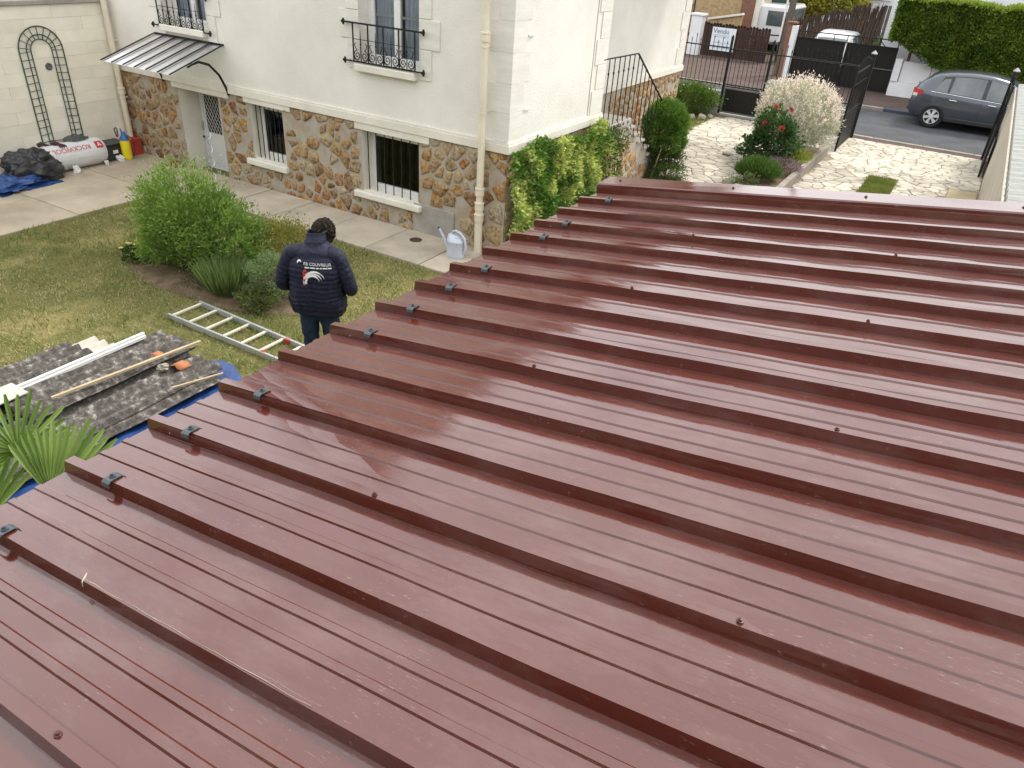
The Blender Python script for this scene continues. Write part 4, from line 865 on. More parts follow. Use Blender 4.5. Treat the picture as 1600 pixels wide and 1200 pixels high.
for i in range(-3, 4): MB().bar((-1.33-.075*math.sqrt(1-(i/4)**2), -.34+i*.022, .04), (-1.33+.075*math.sqrt(1-(i/4)**2), -.34+i*.022, .04), .009, .008).build('bar', 'rust_iron', DC)
# ------------------------------------------------------------------ flower bed and its plants
bed = [(-4.0, -3.0), (-3.7, -3.55), (-3.0, -3.75), (-2.3, -3.7), (-1.75, -3.65), (-1.2, -3.45), (-.75, -3.1), (-.95, -2.7), (-1.5, -2.2), (-2.4, -1.9), (-3.3, -2.2), (-3.9, -2.5)]
bedp = chaikin(chaikin(bed)); n = len(bedp); m = MB(); vs = []
for k, s in enumerate((1, .85, .6, .3)):
    for x, y in bedp: vs.append((-2.35+(x+2.35)*s, -2.85+(y+2.85)*s, (.004, .03, .045, .05)[k]+random.uniform(-.008, .008)))
m.add(vs, [(k*n+i, k*n+(i+1) % n, (k+1)*n+(i+1) % n, (k+1)*n+i) for k in range(3) for i in range(n)]+[tuple(3*n+i for i in range(n))]); struct(m, 'flower_bed', 'soil', True)
def inpoly(X, Y, poly):
    c_ = np.zeros(len(X), bool); j = len(poly)-1
    for i in range(len(poly)):
        xi, yi = poly[i]; xj, yj = poly[j]; t = ((yi > Y) != (yj > Y)) & (X < (xj-xi)*(Y-yi)/(yj-yi+1e-12)+xi); c_ ^= t; j = i
    return c_
def stems(root, base, tops, r0, name='stem', mat='bark'):
    m = MB()
    for t in tops:
        b_ = Vector(base)+Vector((random.gauss(0, .03), random.gauss(0, .03), 0)); t = Vector(t); mid = b_.lerp(t, .5)+Vector((random.gauss(0, .04), random.gauss(0, .04), .03)); m.tube([b_, mid, t], [r0, r0*.7, r0*.3], 5)
    m.build(name, mat, root)
def shrub(name, label, base, lobes, n, size, ca, cb, aspect=.4, up=.4, k=60, spread=.2, jit=.6, group=None, shell=.6, extra=None, dark=None):
    root = thing(name, base, label, 'shrub', group); P = []; D = []
    tot = sum(l[1][0]*l[1][1]*l[1][2] for l in lobes)**1
    for c_, r_ in lobes:
        f = r_[0]*r_[1]*r_[2]/tot; p, d, q = clump_pts(c_, r_, int(n*f), int(k*f)+8, spread, shell, .7, up); P.append(p); D.append(d)
    P = np.concatenate(P); D = np.concatenate(D); ok = P[:, 2] > base[2]+.02; P = P[ok]; D = D[ok]
    t = vnoise(P, 5, 3)*.6+.4*RNG.random(len(P)); cols = mixc(len(P), ca, cb, t)
    leaves('crown', P, D, size, LEAF, root, cols, aspect, jitter=jit)
    tops = [(c_[0]+random.gauss(0, .4)*r_[0], c_[1]+random.gauss(0, .4)*r_[1], c_[2]+.4*r_[2]*random.random()) for c_, r_ in lobes for _ in range(7)]
    stems(root, base, tops, .012)
    return root
shrub('light_green_shrub', 'large feathery light green shrub in the lawn bed', (-2.95, -2.95, .02), [((-3.02, -3.0, .72), (.62, .52, .60)), ((-2.62, -2.85, .52), (.60, .50, .48)), ((-3.2, -3.05, .38), (.5, .45, .36)), ((-2.3, -2.9, .38), (.42, .4, .36))], 26000, .055, (.10, .185, .03), (.33, .45, .13), .34, .55, 240, .13)
root = [o for o in COL.objects if o.name == 'light_green_shrub'][0]
p = np.array([(-3.0+RNG.normal(0, .3), -2.95+RNG.normal(0, .28), 1.12) for _ in range(90)]); P = np.concatenate([p+np.array([0, 0, 1])*t*RNG.uniform(.15, .38, (90, 1))+np.array([[1, 0, 0]])*RNG.normal(0, .03, (90, 1)) for t in np.linspace(0, 1, 9)])
leaves('flower_spikes', P, np.tile([0, 0, 1.], (len(P), 1)), .028, LEAF, root, mixc(len(P), (.30, .38, .14), (.46, .50, .26)), .45, jitter=.8)
shrub('golden_shrub', 'low golden-green shrub right behind the large feathery shrub', (-2.0, -2.2, .02), [((-2.0, -2.25, .30), (.42, .38, .32))], 5200, .035, (.14, .16, .03), (.36, .32, .09), .5, .4, 90)
shrub('lavender_plant', 'upright dark green lavender clump at the front of the bed', (-1.98, -3.32, .02), [((-1.98, -3.32, .18), (.27, .25, .14))], 300, .02, (.06, .09, .03), (.1, .15, .05))
root = [o for o in COL.objects if o.name == 'lavender_plant'][0]; nbl = 1500; a = RNG.random(nbl)*6.283; r = np.sqrt(RNG.random(nbl))*.2; B = np.stack([-1.98+r*np.cos(a), -3.32+r*np.sin(a), np.full(nbl, .05)], 1); D = np.stack([r*np.cos(a)*2.2, r*np.sin(a)*2.2, np.full(nbl, 1.)], 1)
leaves('blades', B, D, .36, LEAF, root, mixc(nbl, (.10, .155, .055), (.24, .30, .12)), .035, jitter=.12)
shrub('santolina', 'rounded grey-green santolina bush beside the lavender clump', (-1.52, -3.1, .02), [((-1.50, -3.0, .30), (.33, .28, .25))], 6500, .028, (.15, .22, .10), (.34, .43, .24), .4, .6, 120, .12)
shrub('small_leaved_bush', 'low small-leaved olive bush in front of the santolina', (-1.42, -3.3, .02), [((-1.40, -3.36, .15), (.25, .2, .16))], 3600, .028, (.055, .075, .02), (.17, .20, .07), .55, .3, 100, .13)
shrub('creeping_thyme', 'low reddish-green ground plant before the large shrub', (-2.45, -3.35, .02), [((-2.45, -3.35, .07), (.3, .2, .08))], 1500, .028, (.07, .06, .03), (.14, .17, .05), .5, .5, 30)
FL = shrub('yellow_flowers', 'small clump of pale yellow flowers left of the large shrub', (-3.75, -3.32, .02), [((-3.75, -3.32, .10), (.17, .15, .10))], 900, .04, (.03, .06, .015), (.07, .11, .03), .4, .4, 20)
for i in range(12):
    m = MB(); x, y, z = -3.76+random.gauss(0, .08), -3.32+random.gauss(0, .07), .2+random.random()*.05
    for k in range(6): a = k*1.047; m.add([(x, y, z), (x+.022*math.cos(a-.4), y+.022*math.sin(a-.4), z+.01), (x+.034*math.cos(a), y+.034*math.sin(a), z+.004), (x+.022*math.cos(a+.4), y+.022*math.sin(a+.4), z+.01)], [(0, 1, 2, 3)])
    m.build('flower', 'petal_yellow', FL)
# lawn blades
nb = 150000; X = RNG.uniform(-5.9, 3.1, nb); Y = RNG.uniform(-8.6, -1.08, nb)
dens = vnoise(np.stack([X, Y], 1), 1.3, 2)*.55+vnoise(np.stack([X, Y], 1), 4.5, 5)*.45
ok = (RNG.random(nb) < .25+.95*dens) & ~inpoly(X, Y, [(-2.35+(a-(-2.35))*.93, -2.85+(b_+2.85)*.93) for a, b_ in bedp]) & ~((X > -1.7) & (X < .35) & (Y < -4.5) & (Y > -7.9)) & ~((X < -5.88-.06*np.sin(Y*7)))
X, Y, dens = X[ok], Y[ok], dens[ok]; nb = len(X)
dry = np.clip(vnoise(np.stack([X, Y], 1), .55, 9)*1.1+vnoise(np.stack([X, Y], 1), 2.2, 4)*.7-.40, 0, 1)**1.2*1.15; edge = np.clip(1-(-1.08-Y)/.55, 0, 1); dry = dry*(1-.75*edge)
cols = mixc(nb, (.12, .16, .04), (.45, .395, .215), .40+dry*.9+RNG.normal(0, .14, nb), .22)
B = np.stack([X, Y, np.zeros(nb)], 1); D = np.stack([RNG.normal(0, .55, nb), RNG.normal(0, .55, nb), np.full(nb, .75)], 1)
nt_ = 22000; Xt = RNG.uniform(-5.85, 3.0, nt_); Yt = RNG.uniform(-8.5, -1.1, nt_); kt = (vnoise(np.stack([Xt, Yt], 1), 3.1, 31) > .60) & ~inpoly(Xt, Yt, bedp) & ~((Xt > -1.7) & (Xt < .35) & (Yt < -4.5)) & (Xt > -5.8)
Xt, Yt = Xt[kt], Yt[kt]; nt_ = len(Xt)
tg2 = leaves('lawn_tufts', np.stack([Xt, Yt, np.zeros(nt_)], 1), np.stack([RNG.normal(0, .5, nt_), RNG.normal(0, .5, nt_), np.full(nt_, 1.)], 1), .085, GRASS, None, mixc(nt_, (.10, .16, .035), (.24, .27, .09)), .12, jitter=.25); tag(tg2, 'longer green grass tufts scattered over the dry lawn', 'grass', kind='stuff')
go = leaves('lawn_grass', B, D, .05, GRASS, None, cols, .17, jitter=.25); tag(go, 'short dry yellow-green grass of the lawn', 'grass', kind='stuff')
# ------------------------------------------------------------------ fan palm
PB = Vector((1.05, -7.55, 0)); PM = thing('fan_palm', PB, 'green fan palm standing beside the shed eave and the blue tarpaulin', 'palm')
MB().tube([PB, PB+Vector((.0, 0, .4)), PB+Vector((.02, 0, .78))], [.10, .095, .07], 10).build('trunk', 'bark', PM)
def fan(hub, axis, norm, R, nblade, spread):
    axis = Vector(axis).normalized(); norm = Vector(norm); norm = (norm-axis*norm.dot(axis)).normalized(); side = axis.cross(norm); m = MB(); hub = Vector(hub); cols = []
    for i in range(nblade):
        a = (i/(nblade-1)-.5)*spread; d = axis*math.cos(a)+side*math.sin(a); L_ = R*(1-.18*abs(a)/(spread/2))*random.uniform(.92, 1.05); wv = norm.cross(d).normalized(); wmax = .0135*R/.45*1.15
        f = norm*(.012)
        prev = None
        for t, wf, dr in ((.02, .10, 0), (.3, .75, .0), (.6, 1, -.0), (.88, .95, -.015), (1.0, .45, -.04)):
            p = hub+d*L_*t+norm*dr*L_; row = [p-wv*wmax*wf+f, p, p+wv*wmax*wf+f]
            k = len(m.v); m.v += [tuple(q) for q in row]
            if prev is not None: m.f += [(prev, prev+1, k+1, k), (prev+1, prev+2, k+2, k+1)]
            prev = k
    return m
def fancol(o, a, b_):
    n = len(o.data.vertices); at = o.data.color_attributes.new('Col', 'FLOAT_COLOR', 'POINT'); arr = np.ones((n, 4), np.float32); arr[:, :3] = np.repeat(mixc(n//15+1, a, b_, None, .15), 15, 0)[:n]; at.data.foreach_set('color', arr.reshape(-1))
cr_ = PB+Vector((.02, 0, .78))
FANS = [((.70, -7.14, 1.12), (-.42, .16, .72), (.79, -.30, .53), .44, 24, 4.2), ((1.17, -7.22, 1.03), (-.05, .60, .55), (.75, -.36, .55), .54, 22, 2.1), ((.98, -7.52, .98), (-.45, -.1, .7), (.78, -.3, .55), .46, 20, 2.6), ((.75, -7.75, .95), (-.6, -.6, .5), (.5, -.3, .8), .42, 18, 3.2), ((.6, -7.8, .9), (-1, -.4, .2), (.3, 0, 1), .45, 18, 3.0), ((1.15, -7.95, .9), (.2, -1, .4), (0, .4, 1), .45, 18, 3.0)]
for hub, axs, nm, R_, nbld, spr in FANS:
    R_ *= .93; hub = (hub[0], hub[1], hub[2]-.07)
    o = fan(hub, axs, nm, R_, nbld, spr).build('frond', LEAF, PM); fancol(o, (.10, .17, .035), (.24, .33, .10))
    MB().tube([cr_, cr_.lerp(Vector(hub), .6)+Vector((0, 0, .05)), hub], [.014, .010, .008], 6).build('stalk', 'stem_green', o)
# ------------------------------------------------------------------ the man, seen from behind
PZ = rad(117-90); PER = thing('person', (.50, -4.21, 0), 'man from behind in a navy quilted jacket and jeans, head bowed', 'person', rz=PZ); PER.scale = (1.02, 1.02, 1.065)
def skin_mesh(name, V, E, Rd, root, sub=2):
    me = bpy.data.meshes.new(name); me.from_pydata(V, E, []); o = bpy.data.objects.new(name, me); COL.objects.link(o)
    sk = o.modifiers.new('s', 'SKIN'); sk.use_smooth_shade = True; sv = me.skin_vertices[0].data
    for i, r in enumerate(Rd): sv[i].radius = (r, r) if not isinstance(r, tuple) else r; sv[i].use_root = (i == root)
    ss = o.modifiers.new('u', 'SUBSURF'); ss.levels = sub; bpy.context.view_layer.update()
    m2 = bpy.data.meshes.new_from_object(o.evaluated_get(bpy.context.evaluated_depsgraph_get())); bpy.data.objects.remove(o); m2.name = name
    for p_ in m2.polygons: p_.use_smooth = True
    return m2
V = [(0, .0, .93)]; E = []; Rd = [(.14, .11)]
def addv(p, r, par): V.append(p); Rd.append(r); E.append((par, len(V)-1)); return len(V)-1
t1 = addv((0, .01, 1.15), (.10, .08), 0); t2 = addv((0, .03, 1.32), (.10, .075), t1); nk_ = addv((0, .06, 1.44), .055, t2); n2 = addv((.01, .13, 1.475), .052, nk_)
hd = addv((.02, .20, 1.505), (.070, .084), n2); h2 = addv((.025, .235, 1.54), (.064, .072), hd)
fc = addv((.03, .255, 1.465), (.055, .06), hd); ns = addv((.035, .305, 1.45), .014, fc); ch = addv((.03, .245, 1.42), .03, fc)
for s in (-1, 1):
    e_ = addv((.02+s*.08, .205, 1.50), (.012, .02), hd)
    sh = addv((s*.165, .01, 1.36), .05, t2); up = addv((s*.27, -.02, 1.24), .052, sh); el = addv((s*.315, .0, 1.10), .045, up); wr = addv((s*.15, .265, 1.09), .030, el); pl_ = addv((s*.09, .33, 1.10), (.022, .036), wr)
    for k in range(4):
        f1 = addv((s*.06-s*.0, .375-.012*abs(k-1.2), 1.135-.022*k), .0095, pl_); f2 = addv((s*.025, .385-.012*abs(k-1.2), 1.138-.022*k), .0085, f1); f3 = addv((s*.008, .368-.01*abs(k-1.2), 1.138-.022*k), .0075, f2)
    th = addv((s*.085, .325, 1.145), .011, pl_); addv((s*.05, .345, 1.165), .0095, th)
    hp = addv((s*.095, .0, .86), .088, 0); kn = addv((s*.11, .035, .49), .058, hp); an = addv((s*.12, .0, .09), .042, kn); addv((s*.135, .12, .045), .038, an)
body = link_mesh('body', skin_mesh('body', V, E, Rd, 0), 'skin', PER)
# jeans: one mesh, two legs
V = [(0, -.0, .92)]; E = []; Rd = [(.165, .125)]
wv_ = addv((0, -.005, 1.0), (.165, .12), 0)
for s in (-1, 1):
    a_ = addv((s*.09, -.0, .82), .108, 0); b_ = addv((s*.10, .005, .68), .095, a_); c_ = addv((s*.108, .03, .50), .076, b_); d_ = addv((s*.115, .01, .32), .07, c_); e_ = addv((s*.12, .0, .12), .062, d_); f_ = addv((s*.122, .0, .05), .064, e_)
jm = skin_mesh('jeans', V, E, Rd, 0, 3)
for v in jm.vertices: v.co.x += .004*math.sin(v.co.z*60+v.co.y*20)*(1 if v.co.z < .6 else .4); v.co.y += .004*math.sin(v.co.z*47+v.co.x*30)
link_mesh('jeans', jm, 'jeans', PER)
for s in (-1, 1):
    m = MB(); m.grid(lambda u, v: (s*.13+(.048-.012*u)*math.cos(2*math.pi*v)*(.7+.5*math.sin(math.pi*min(1, u*1.05))), -.07+.27*u, max(.0, .05+.05*math.sin(2*math.pi*v)*(1.15-.5*u))), 10, 14); m.build('shoe', 'shoe', PER, True, local=True)
# jacket: torso loft with quilting
def sm(t, pts):
    for (a, x), (b_, y) in zip(pts, pts[1:]):
        if t <= b_: f = (t-a)/(b_-a); f = f*f*(3-2*f); return x+(y-x)*f
    return pts[-1][1]
WX = [(.84, .245), (.90, .262), (1.05, .250), (1.2, .252), (1.32, .245), (1.39, .215), (1.43, .160), (1.462, .100), (1.525, .090)]
DY = [(.84, .150), (.92, .158), (1.05, .152), (1.2, .145), (1.32, .132), (1.40, .108), (1.45, .09), (1.52, .076)]
CY_ = [(.84, .0), (1.05, -.012), (1.25, -.008), (1.40, .025), (1.47, .062), (1.55, .10)]
m = MB(); NV, NU = 84, 112
def quilt(z): q = abs(math.sin(math.pi*z/.044)); return q**.55
jtor = []
for i in range(NV+1):
    z = .835+(1.548-.835)*i/NV
    for j in range(NU+1):
        a = 2*math.pi*j/NU; ca, sa = math.cos(a), math.sin(a); sq = 1/(abs(ca)**2.5+abs(sa)**2.5)**(1/2.5)
        zz = z+.02*ca*(1 if z < 1.0 else .3); wob = vnoise(np.array([[ca*2.2, sa*2.2, z*7]]), 1, 4)[0]-.5; fold = vnoise(np.array([[ca*5+z*3, sa*5, z*5]]), 1.4, 8)[0]-.5
        r = 1+(.045*quilt(z+.016*(vnoise(np.array([[ca*3+5, sa*3, z*9]]), 1, 21)[0]-.5)) if z < 1.455 else .01)+.07*wob*(1 if z < 1.25 else .35)+.09*fold*(1.3 if z < 1.15 else .3)-.035
        crease = -.02*math.exp(-((a-math.pi*1.5)/.16)**2)*max(0, min(1, (1.22-z)/.15))*2.2
        jtor.append((ca*sq*sm(z, WX)*r*(1.0), sa*sq*sm(z, DY)*(r+crease)+sm(z, CY_), zz-.03*ca*(1 if z < .95 else 0)))
m.add(jtor, [(i*(NU+1)+j, i*(NU+1)+j+1, (i+1)*(NU+1)+j+1, (i+1)*(NU+1)+j) for i in range(NV) for j in range(NU)])
JK = m.build('jacket', 'navy_fabric', PER, True, local=True, sharp=180); md = JK.modifiers.new('t', 'SOLIDIFY'); md.thickness = .012; md.offset = -1
for s in (-1, 1):
    path = [Vector(q) for q in ((s*.10, .02, 1.375), (s*.205, -.008, 1.365), (s*.262, -.02, 1.27), (s*.298, -.025, 1.17), (s*.318, -.012, 1.08), (s*.29, .07, 1.045), (s*.23, .17, 1.055), (s*.155, .255, 1.08))]
    rs = [.070, .074, .068, .066, .064, .059, .053, .045]; P_, R_ = [], []
    for i in range(len(path)-1):
        p0, p1, p2, p3 = path[max(i-1, 0)], path[i], path[i+1], path[min(i+2, len(path)-1)]
        for k in range(12):
            t = k/12; q = .5*((2*p1)+(-p0+p2)*t+(2*p0-5*p1+4*p2-p3)*t*t+(-p0+3*p1-3*p2+p3)*t**3); P_.append(q); R_.append(rs[i]+(rs[i+1]-rs[i])*t)
    P_.append(path[-1]); R_.append(rs[-1]); L_ = 0; RR = []
    for i in range(len(P_)):
        if i: L_ += (P_[i]-P_[i-1]).length
        RR.append(R_[i]*(.955+.075*abs(math.sin(math.pi*L_/.045))**.5+random.uniform(-.012, .012)))
    m = MB(); m.tube(P_, RR, 26, cap=False); o = m.build('sleeve', 'navy_fabric', JK, True, local=True, sharp=180)
# print on the back, wrapped on the cloth
bm_ = bmesh.new(); bm_.from_mesh(JK.data); bvh = BVHTree.FromBMesh(bm_); bm_.free()
def on_back(x, z):
    hit = bvh.ray_cast(Vector((x, -.6, z)), Vector((0, 1, 0)))[0]; return (x, (hit.y if hit else -.15)-.004, z)
def back_print(name, vs, fs, mat): MB().add([on_back(*q) for q in vs], fs).build(name, mat, JK, local=True)
vs, fs = text_mesh('RB COUVREUR', .034); back_print('lettering', [(v.x*1.08+.055, v.y+1.325) for v in vs], fs, 'white_print')
vs = []; fs = []
for i, (a, b_) in enumerate(((-.125, -.075), (-.065, -.01), (0, .03), (.04, .06), (.07, .16))):
    a *= .83; b_ *= .83; k = len(vs); vs += [(a+.05, 1.292), (b_+.05, 1.292), (b_+.05, 1.302), (a+.05, 1.302)]; fs.append((k, k+1, k+2, k+3))
back_print('small_print', vs, fs, 'white_print')
def arc_band(cx, cz, r0, r1, a0, a1, off=(0, 0), n=14):
    vs = []; fs = []
    for i in range(n+1):
        a = rad(a0+(a1-a0)*i/n); t = i/n; w0 = r0; w1 = r0+(r1-r0)*math.sin(math.pi*min(1, .12+t*.88))
        vs += [(cx+w0*math.cos(a)+off[0]*t, cz+w0*math.sin(a)+off[1]*t), (cx+w1*math.cos(a)+off[0]*t, cz+w1*math.sin(a)+off[1]*t)]
    for i in range(n): fs.append((2*i, 2*i+1, 2*i+3, 2*i+2))
    return vs, fs
for off, ra, rb in (((0, 0), .058, .082), ((.012, .006), .072, .09), ((.022, .014), .086, .102)):
    vs, fs = arc_band(.02, 1.165, ra, rb, 195, 15, off); back_print('tail_feather', vs, fs, 'white_print')
vs, fs = arc_band(-.105, 1.325, .016, .028, 190, 20); back_print('small_emblem', vs, fs, 'white_print')
n = 12; vs = [(-.052+.022*math.cos(2*math.pi*k/n), 1.248+.024*math.sin(2*math.pi*k/n)) for k in range(n)]; back_print('rooster_head', vs, [tuple(range(n))], 'red_print')
back_print('rooster_neck', [(-.07, 1.245), (-.034, 1.245), (-.048, 1.20), (-.062, 1.155), (-.07, 1.15)], [(4, 3, 2, 1, 0)], 'red_print'); back_print('rooster_comb', [(-.066, 1.268), (-.058, 1.283), (-.05, 1.272), (-.042, 1.284), (-.036, 1.266)], [(0, 1, 2, 3, 4)], 'red_print')
# hair: short dark curls over the skull
m = MB(); random.seed(5)
hc = Vector((.024, .205, 1.52))
for i in range(1700):
    a = random.uniform(0, 6.283); z = random.uniform(-.95, 1); r = math.sqrt(1-z*z); d = Vector((r*math.cos(a), r*math.sin(a), z))
    if d.y > .5 and d.z < .2: continue
    p = hc+Vector((d.x*.076, d.y*.090, d.z*.084)); q = d.cross(Vector((random.gauss(0, 1), random.gauss(0, 1), random.gauss(0, 1)))).normalized(); L_ = random.uniform(.018, .042)+(.025 if d.x > .3 and random.random() < .5 else 0)
    m.tube([p-d*.006, p+d*L_*.35+q*L_*.3, p+d*L_*.5+q*L_*.8-Vector((0, 0, .006)), p+d*L_*.3+q*L_*1.1-Vector((0, 0, .012))], [.0065, .006, .0045, .0015], 5)
m.build('hair', 'hair', PER, True, local=True)
# ------------------------------------------------------------------ right boundary wall and the neighbour's roof
RW = thing('boundary_wall', (5.98, 6, 0), 'beige rendered boundary wall running beside the paved driveway', 'wall')
MB().box((5.90, -3.3, -.1), (6.06, 13.0, 1.66)).build('wall', 'neighbour_wall', RW); MB().cbox((5.895, -3.3, 1.6605), (5.93, 13.0, 1.69), .008).build('coping', 'neighbour_wall', RW)
NR = thing('neighbour_shed', (7.6, 5, 0), 'neighbouring low shed with grey corrugated roof beyond the boundary wall', 'shed')
m = MB(); ny = 620; vs = []
for j in range(ny+1):
    y = -2+15.2*j/ny; z = .04*math.sin(y*2*math.pi/.34)
    for i in range(5): x = 5.94+i*.9; vs.append((x, y, 1.735+z+.10*(x-5.94)))
m.add(vs, [(j*5+i, j*5+i+1, (j+1)*5+i+1, (j+1)*5+i) for j in range(ny) for i in range(4)]); m.build('roof_sheet', 'neighbour_sheet', NR, True); MB().box((6.2, -1.8, -.05), (9.4, 13, 1.66)).build('wall', 'neighbour_wall', NR)
m = MB(); m.add([(6.12, .3, 1.79), (7.4, .3, 1.91), (7.4, 3.4, 1.91), (6.3, 2.6, 1.80)], [(0, 1, 2, 3)]); o = m.build('grey_flashing', 'zinc', NR); md = o.modifiers.new('t', 'SOLIDIFY'); md.thickness = .01
# ------------------------------------------------------------------ forecourt: raised bed, turf, plants
KB = struct(MB().box((1.72, 6.0, -.1), (2.46, 10.5, .12)), 'raised_bed', 'soil')
m = MB(); m.cbox((2.462, 5.6, -.05), (2.58, 10.55, .22), .015); m.cbox((1.75, 5.6, -.05), (2.461, 5.72, .2), .012); tag(m.build('bed_kerb', 'kerb', loc=(2.52, 8, 0)), 'beige concrete kerb retaining the planting strip along the driveway', 'kerb')
m = MB().cbox((1.42, 5.98, .012), (1.66, 6.2, .17), .02); tag(m.build('stone_block', 'rock', loc=(1.54, 6.1, .01)), 'pale square stone block at the end of the planting strip', 'stone block')
m = MB().cbox((.62, 8.55, .012), (.80, 8.7, .06), .015); tag(m.build('loose_stone', 'flagstone', loc=(.7, 8.6, .01)), 'loose stone lying on the sunlit paved path', 'stone')
m = MB(); m.grid(lambda u, v: (TURF[0]+u*(TURF[2]-TURF[0]), TURF[1]+v*(TURF[3]-TURF[1]), .004), 2, 4); struct(m, 'turf_strip', 'lawn_ground')
def turf(name, x0, y0, x1, y1, n, h, label, wd=.16):
    B = np.stack([RNG.uniform(x0, x1, n), RNG.uniform(y0, y1, n), np.zeros(n)], 1); D = np.stack([RNG.normal(0, .5, n), RNG.normal(0, .5, n), np.full(n, .8)], 1); t = vnoise(B[:, :2], 3, 6)
    return tag(leaves(name, B, D, h, GRASS, None, mixc(n, (.10, .15, .03), (.28, .28, .09), t), wd, jitter=.2), label, 'grass', kind='stuff')
turf('turf_grass', TURF[0], 6.4, TURF[2], TURF[3], 9000, .055, 'rectangle of grass set into the paved driveway')
m = MB(); m.add([(-3, 9.7, -.002), (-.8, 9.7, -.002), (-.75, 11.5, -.002), (-.85, 12.95, -.002), (-3, 12.95, -.002)], [(0, 1, 2, 3, 4)]); struct(m, 'front_lawn', 'lawn_ground')
turf('front_grass', -2.6, 10.0, -.85, 12.8, 12000, .06, 'small patch of grass inside the black front fence')
WL = shrub('dappled_willow', 'rounded dappled willow with cream and pale pink shoots', (1.85, 9.5, .1), [((1.84, 9.5, .95), (.76, .72, .72)), ((2.25, 9.7, .85), (.52, .5, .6)), ((1.42, 9.5, .72), (.5, .5, .55))], 20000, .06, (.25, .29, .15), (.80, .78, .69), .36, .5, 300, .12); [o for o in WL.children if o.name.startswith('crown')][0].data.materials[0] = PALELEAF
nsp = 420; ph = RNG.random(nsp)*6.283; el = np.arccos(RNG.uniform(-.1, 1, nsp)); dr_ = np.stack([np.cos(ph)*np.sin(el), np.sin(ph)*np.sin(el), np.cos(el)], 1); Bp = np.array([1.88, 9.5, .95])+dr_*np.array([.80, .74, .66])
up_ = dr_*.6+np.array([0, 0, .7]); P = np.concatenate([Bp+up_*t*RNG.uniform(.05, .2, (nsp, 1)) for t in np.linspace(0, 1, 10)]); P += RNG.normal(0, .012, P.shape)
leaves('pink_shoots', P, np.tile(up_, (10, 1)), .05, PALELEAF, WL, mixc(len(P), (.86, .80, .74), (.88, .68, .66)), .38, jitter=.8)
RB_ = shrub('rose_bush', 'dark green rose bush with red blooms in front of the willow', (1.75, 8.15, .1), [((1.8, 8.15, .52), (.48, .40, .46)), ((1.7, 8.1, .85), (.38, .32, .34)), ((1.5, 7.95, .4), (.34, .3, .28))], 4200, .075, (.022, .055, .02), (.075, .14, .05), .7, .3, 90, .16)
rose = None
for (x, y, z) in ((1.62, 7.70, 1.0), (1.98, 7.66, .95), (1.72, 7.9, 1.30), (2.02, 7.9, 1.30)):
    if rose is None:
        m = MB()
        for ring, (r, n, h) in enumerate(((.018, 4, .035), (.035, 5, .03), (.052, 6, .018), (.062, 6, .0))):
            for k in range(n):
                a = k*2*math.pi/n+ring*.6; w_ = .9*math.pi/n
                q = [(r*.4*math.cos(a), r*.4*math.sin(a), h-.02), (r*math.cos(a-w_), r*math.sin(a-w_), h), (r*1.2*math.cos(a), r*1.2*math.sin(a), h+.016), (r*math.cos(a+w_), r*math.sin(a+w_), h)]; m.add(q, [(0, 1, 2, 3)])
        o = m.build('rose', 'petal_red', RB_, local=True); rose = o.data
    else: o = link_mesh('rose', rose, None, RB_)
    o.location = Vector((x, y, z))-RB_.location; o.rotation_euler = (-.7+random.gauss(0, .2), random.gauss(0, .3), random.random()*6)
LV = shrub('purple_lavender', 'low purple-flowered plant between the rosemary and the yellow-green shrub', (2.15, 7.45, .1), [((2.18, 7.45, .2), (.36, .36, .16))], 2600, .035, (.07, .07, .045), (.16, .14, .09), .4, .6, 60)
P, D, q = clump_pts((2.2, 7.45, .28), (.36, .38, .12), 1500, 60, .2, .7, .2, .8); leaves('flowers', P, D, .026, LEAF, LV, mixc(len(P), (.24, .12, .25), (.40, .28, .42)), .5)
shrub('lime_shrub', 'low yellow-green shrub at the foot of the willow by the kerb', (2.22, 8.55, .1), [((2.2, 8.5, .24), (.30, .42, .17))], 3200, .045, (.14, .18, .03), (.34, .36, .09), .55, .5, 60)
RM = shrub('rosemary_mound', 'dense green needle-leaved mound at the near end of the planting strip', (1.92, 6.6, .05), [((1.92, 6.65, .3), (.46, .45, .28))], 1500, .03, (.04, .07, .02), (.1, .16, .05))
nbl = 8000; a = RNG.random(nbl)*6.283; ct = RNG.uniform(0, 1, nbl); st = np.sqrt(1-ct**2); D = np.stack([np.cos(a)*st, np.sin(a)*st, ct], 1); B = np.array([1.92, 6.65, .2])+D*np.array([.38, .38, .24])*RNG.uniform(.7, 1.05, (nbl, 1)); D[:, 2] += .8
leaves('needles', B, D, .13, LEAF, RM, mixc(nbl, (.04, .085, .022), (.12, .20, .06)), .07, jitter=.25)
shrub('grey_green_plant', 'small grey-green plant before the needle-leaved mound', (1.75, 6.1, .05), [((1.78, 6.1, .16), (.26, .16, .17))], 900, .045, (.08, .11, .05), (.2, .24, .12), .4, .6, 30)
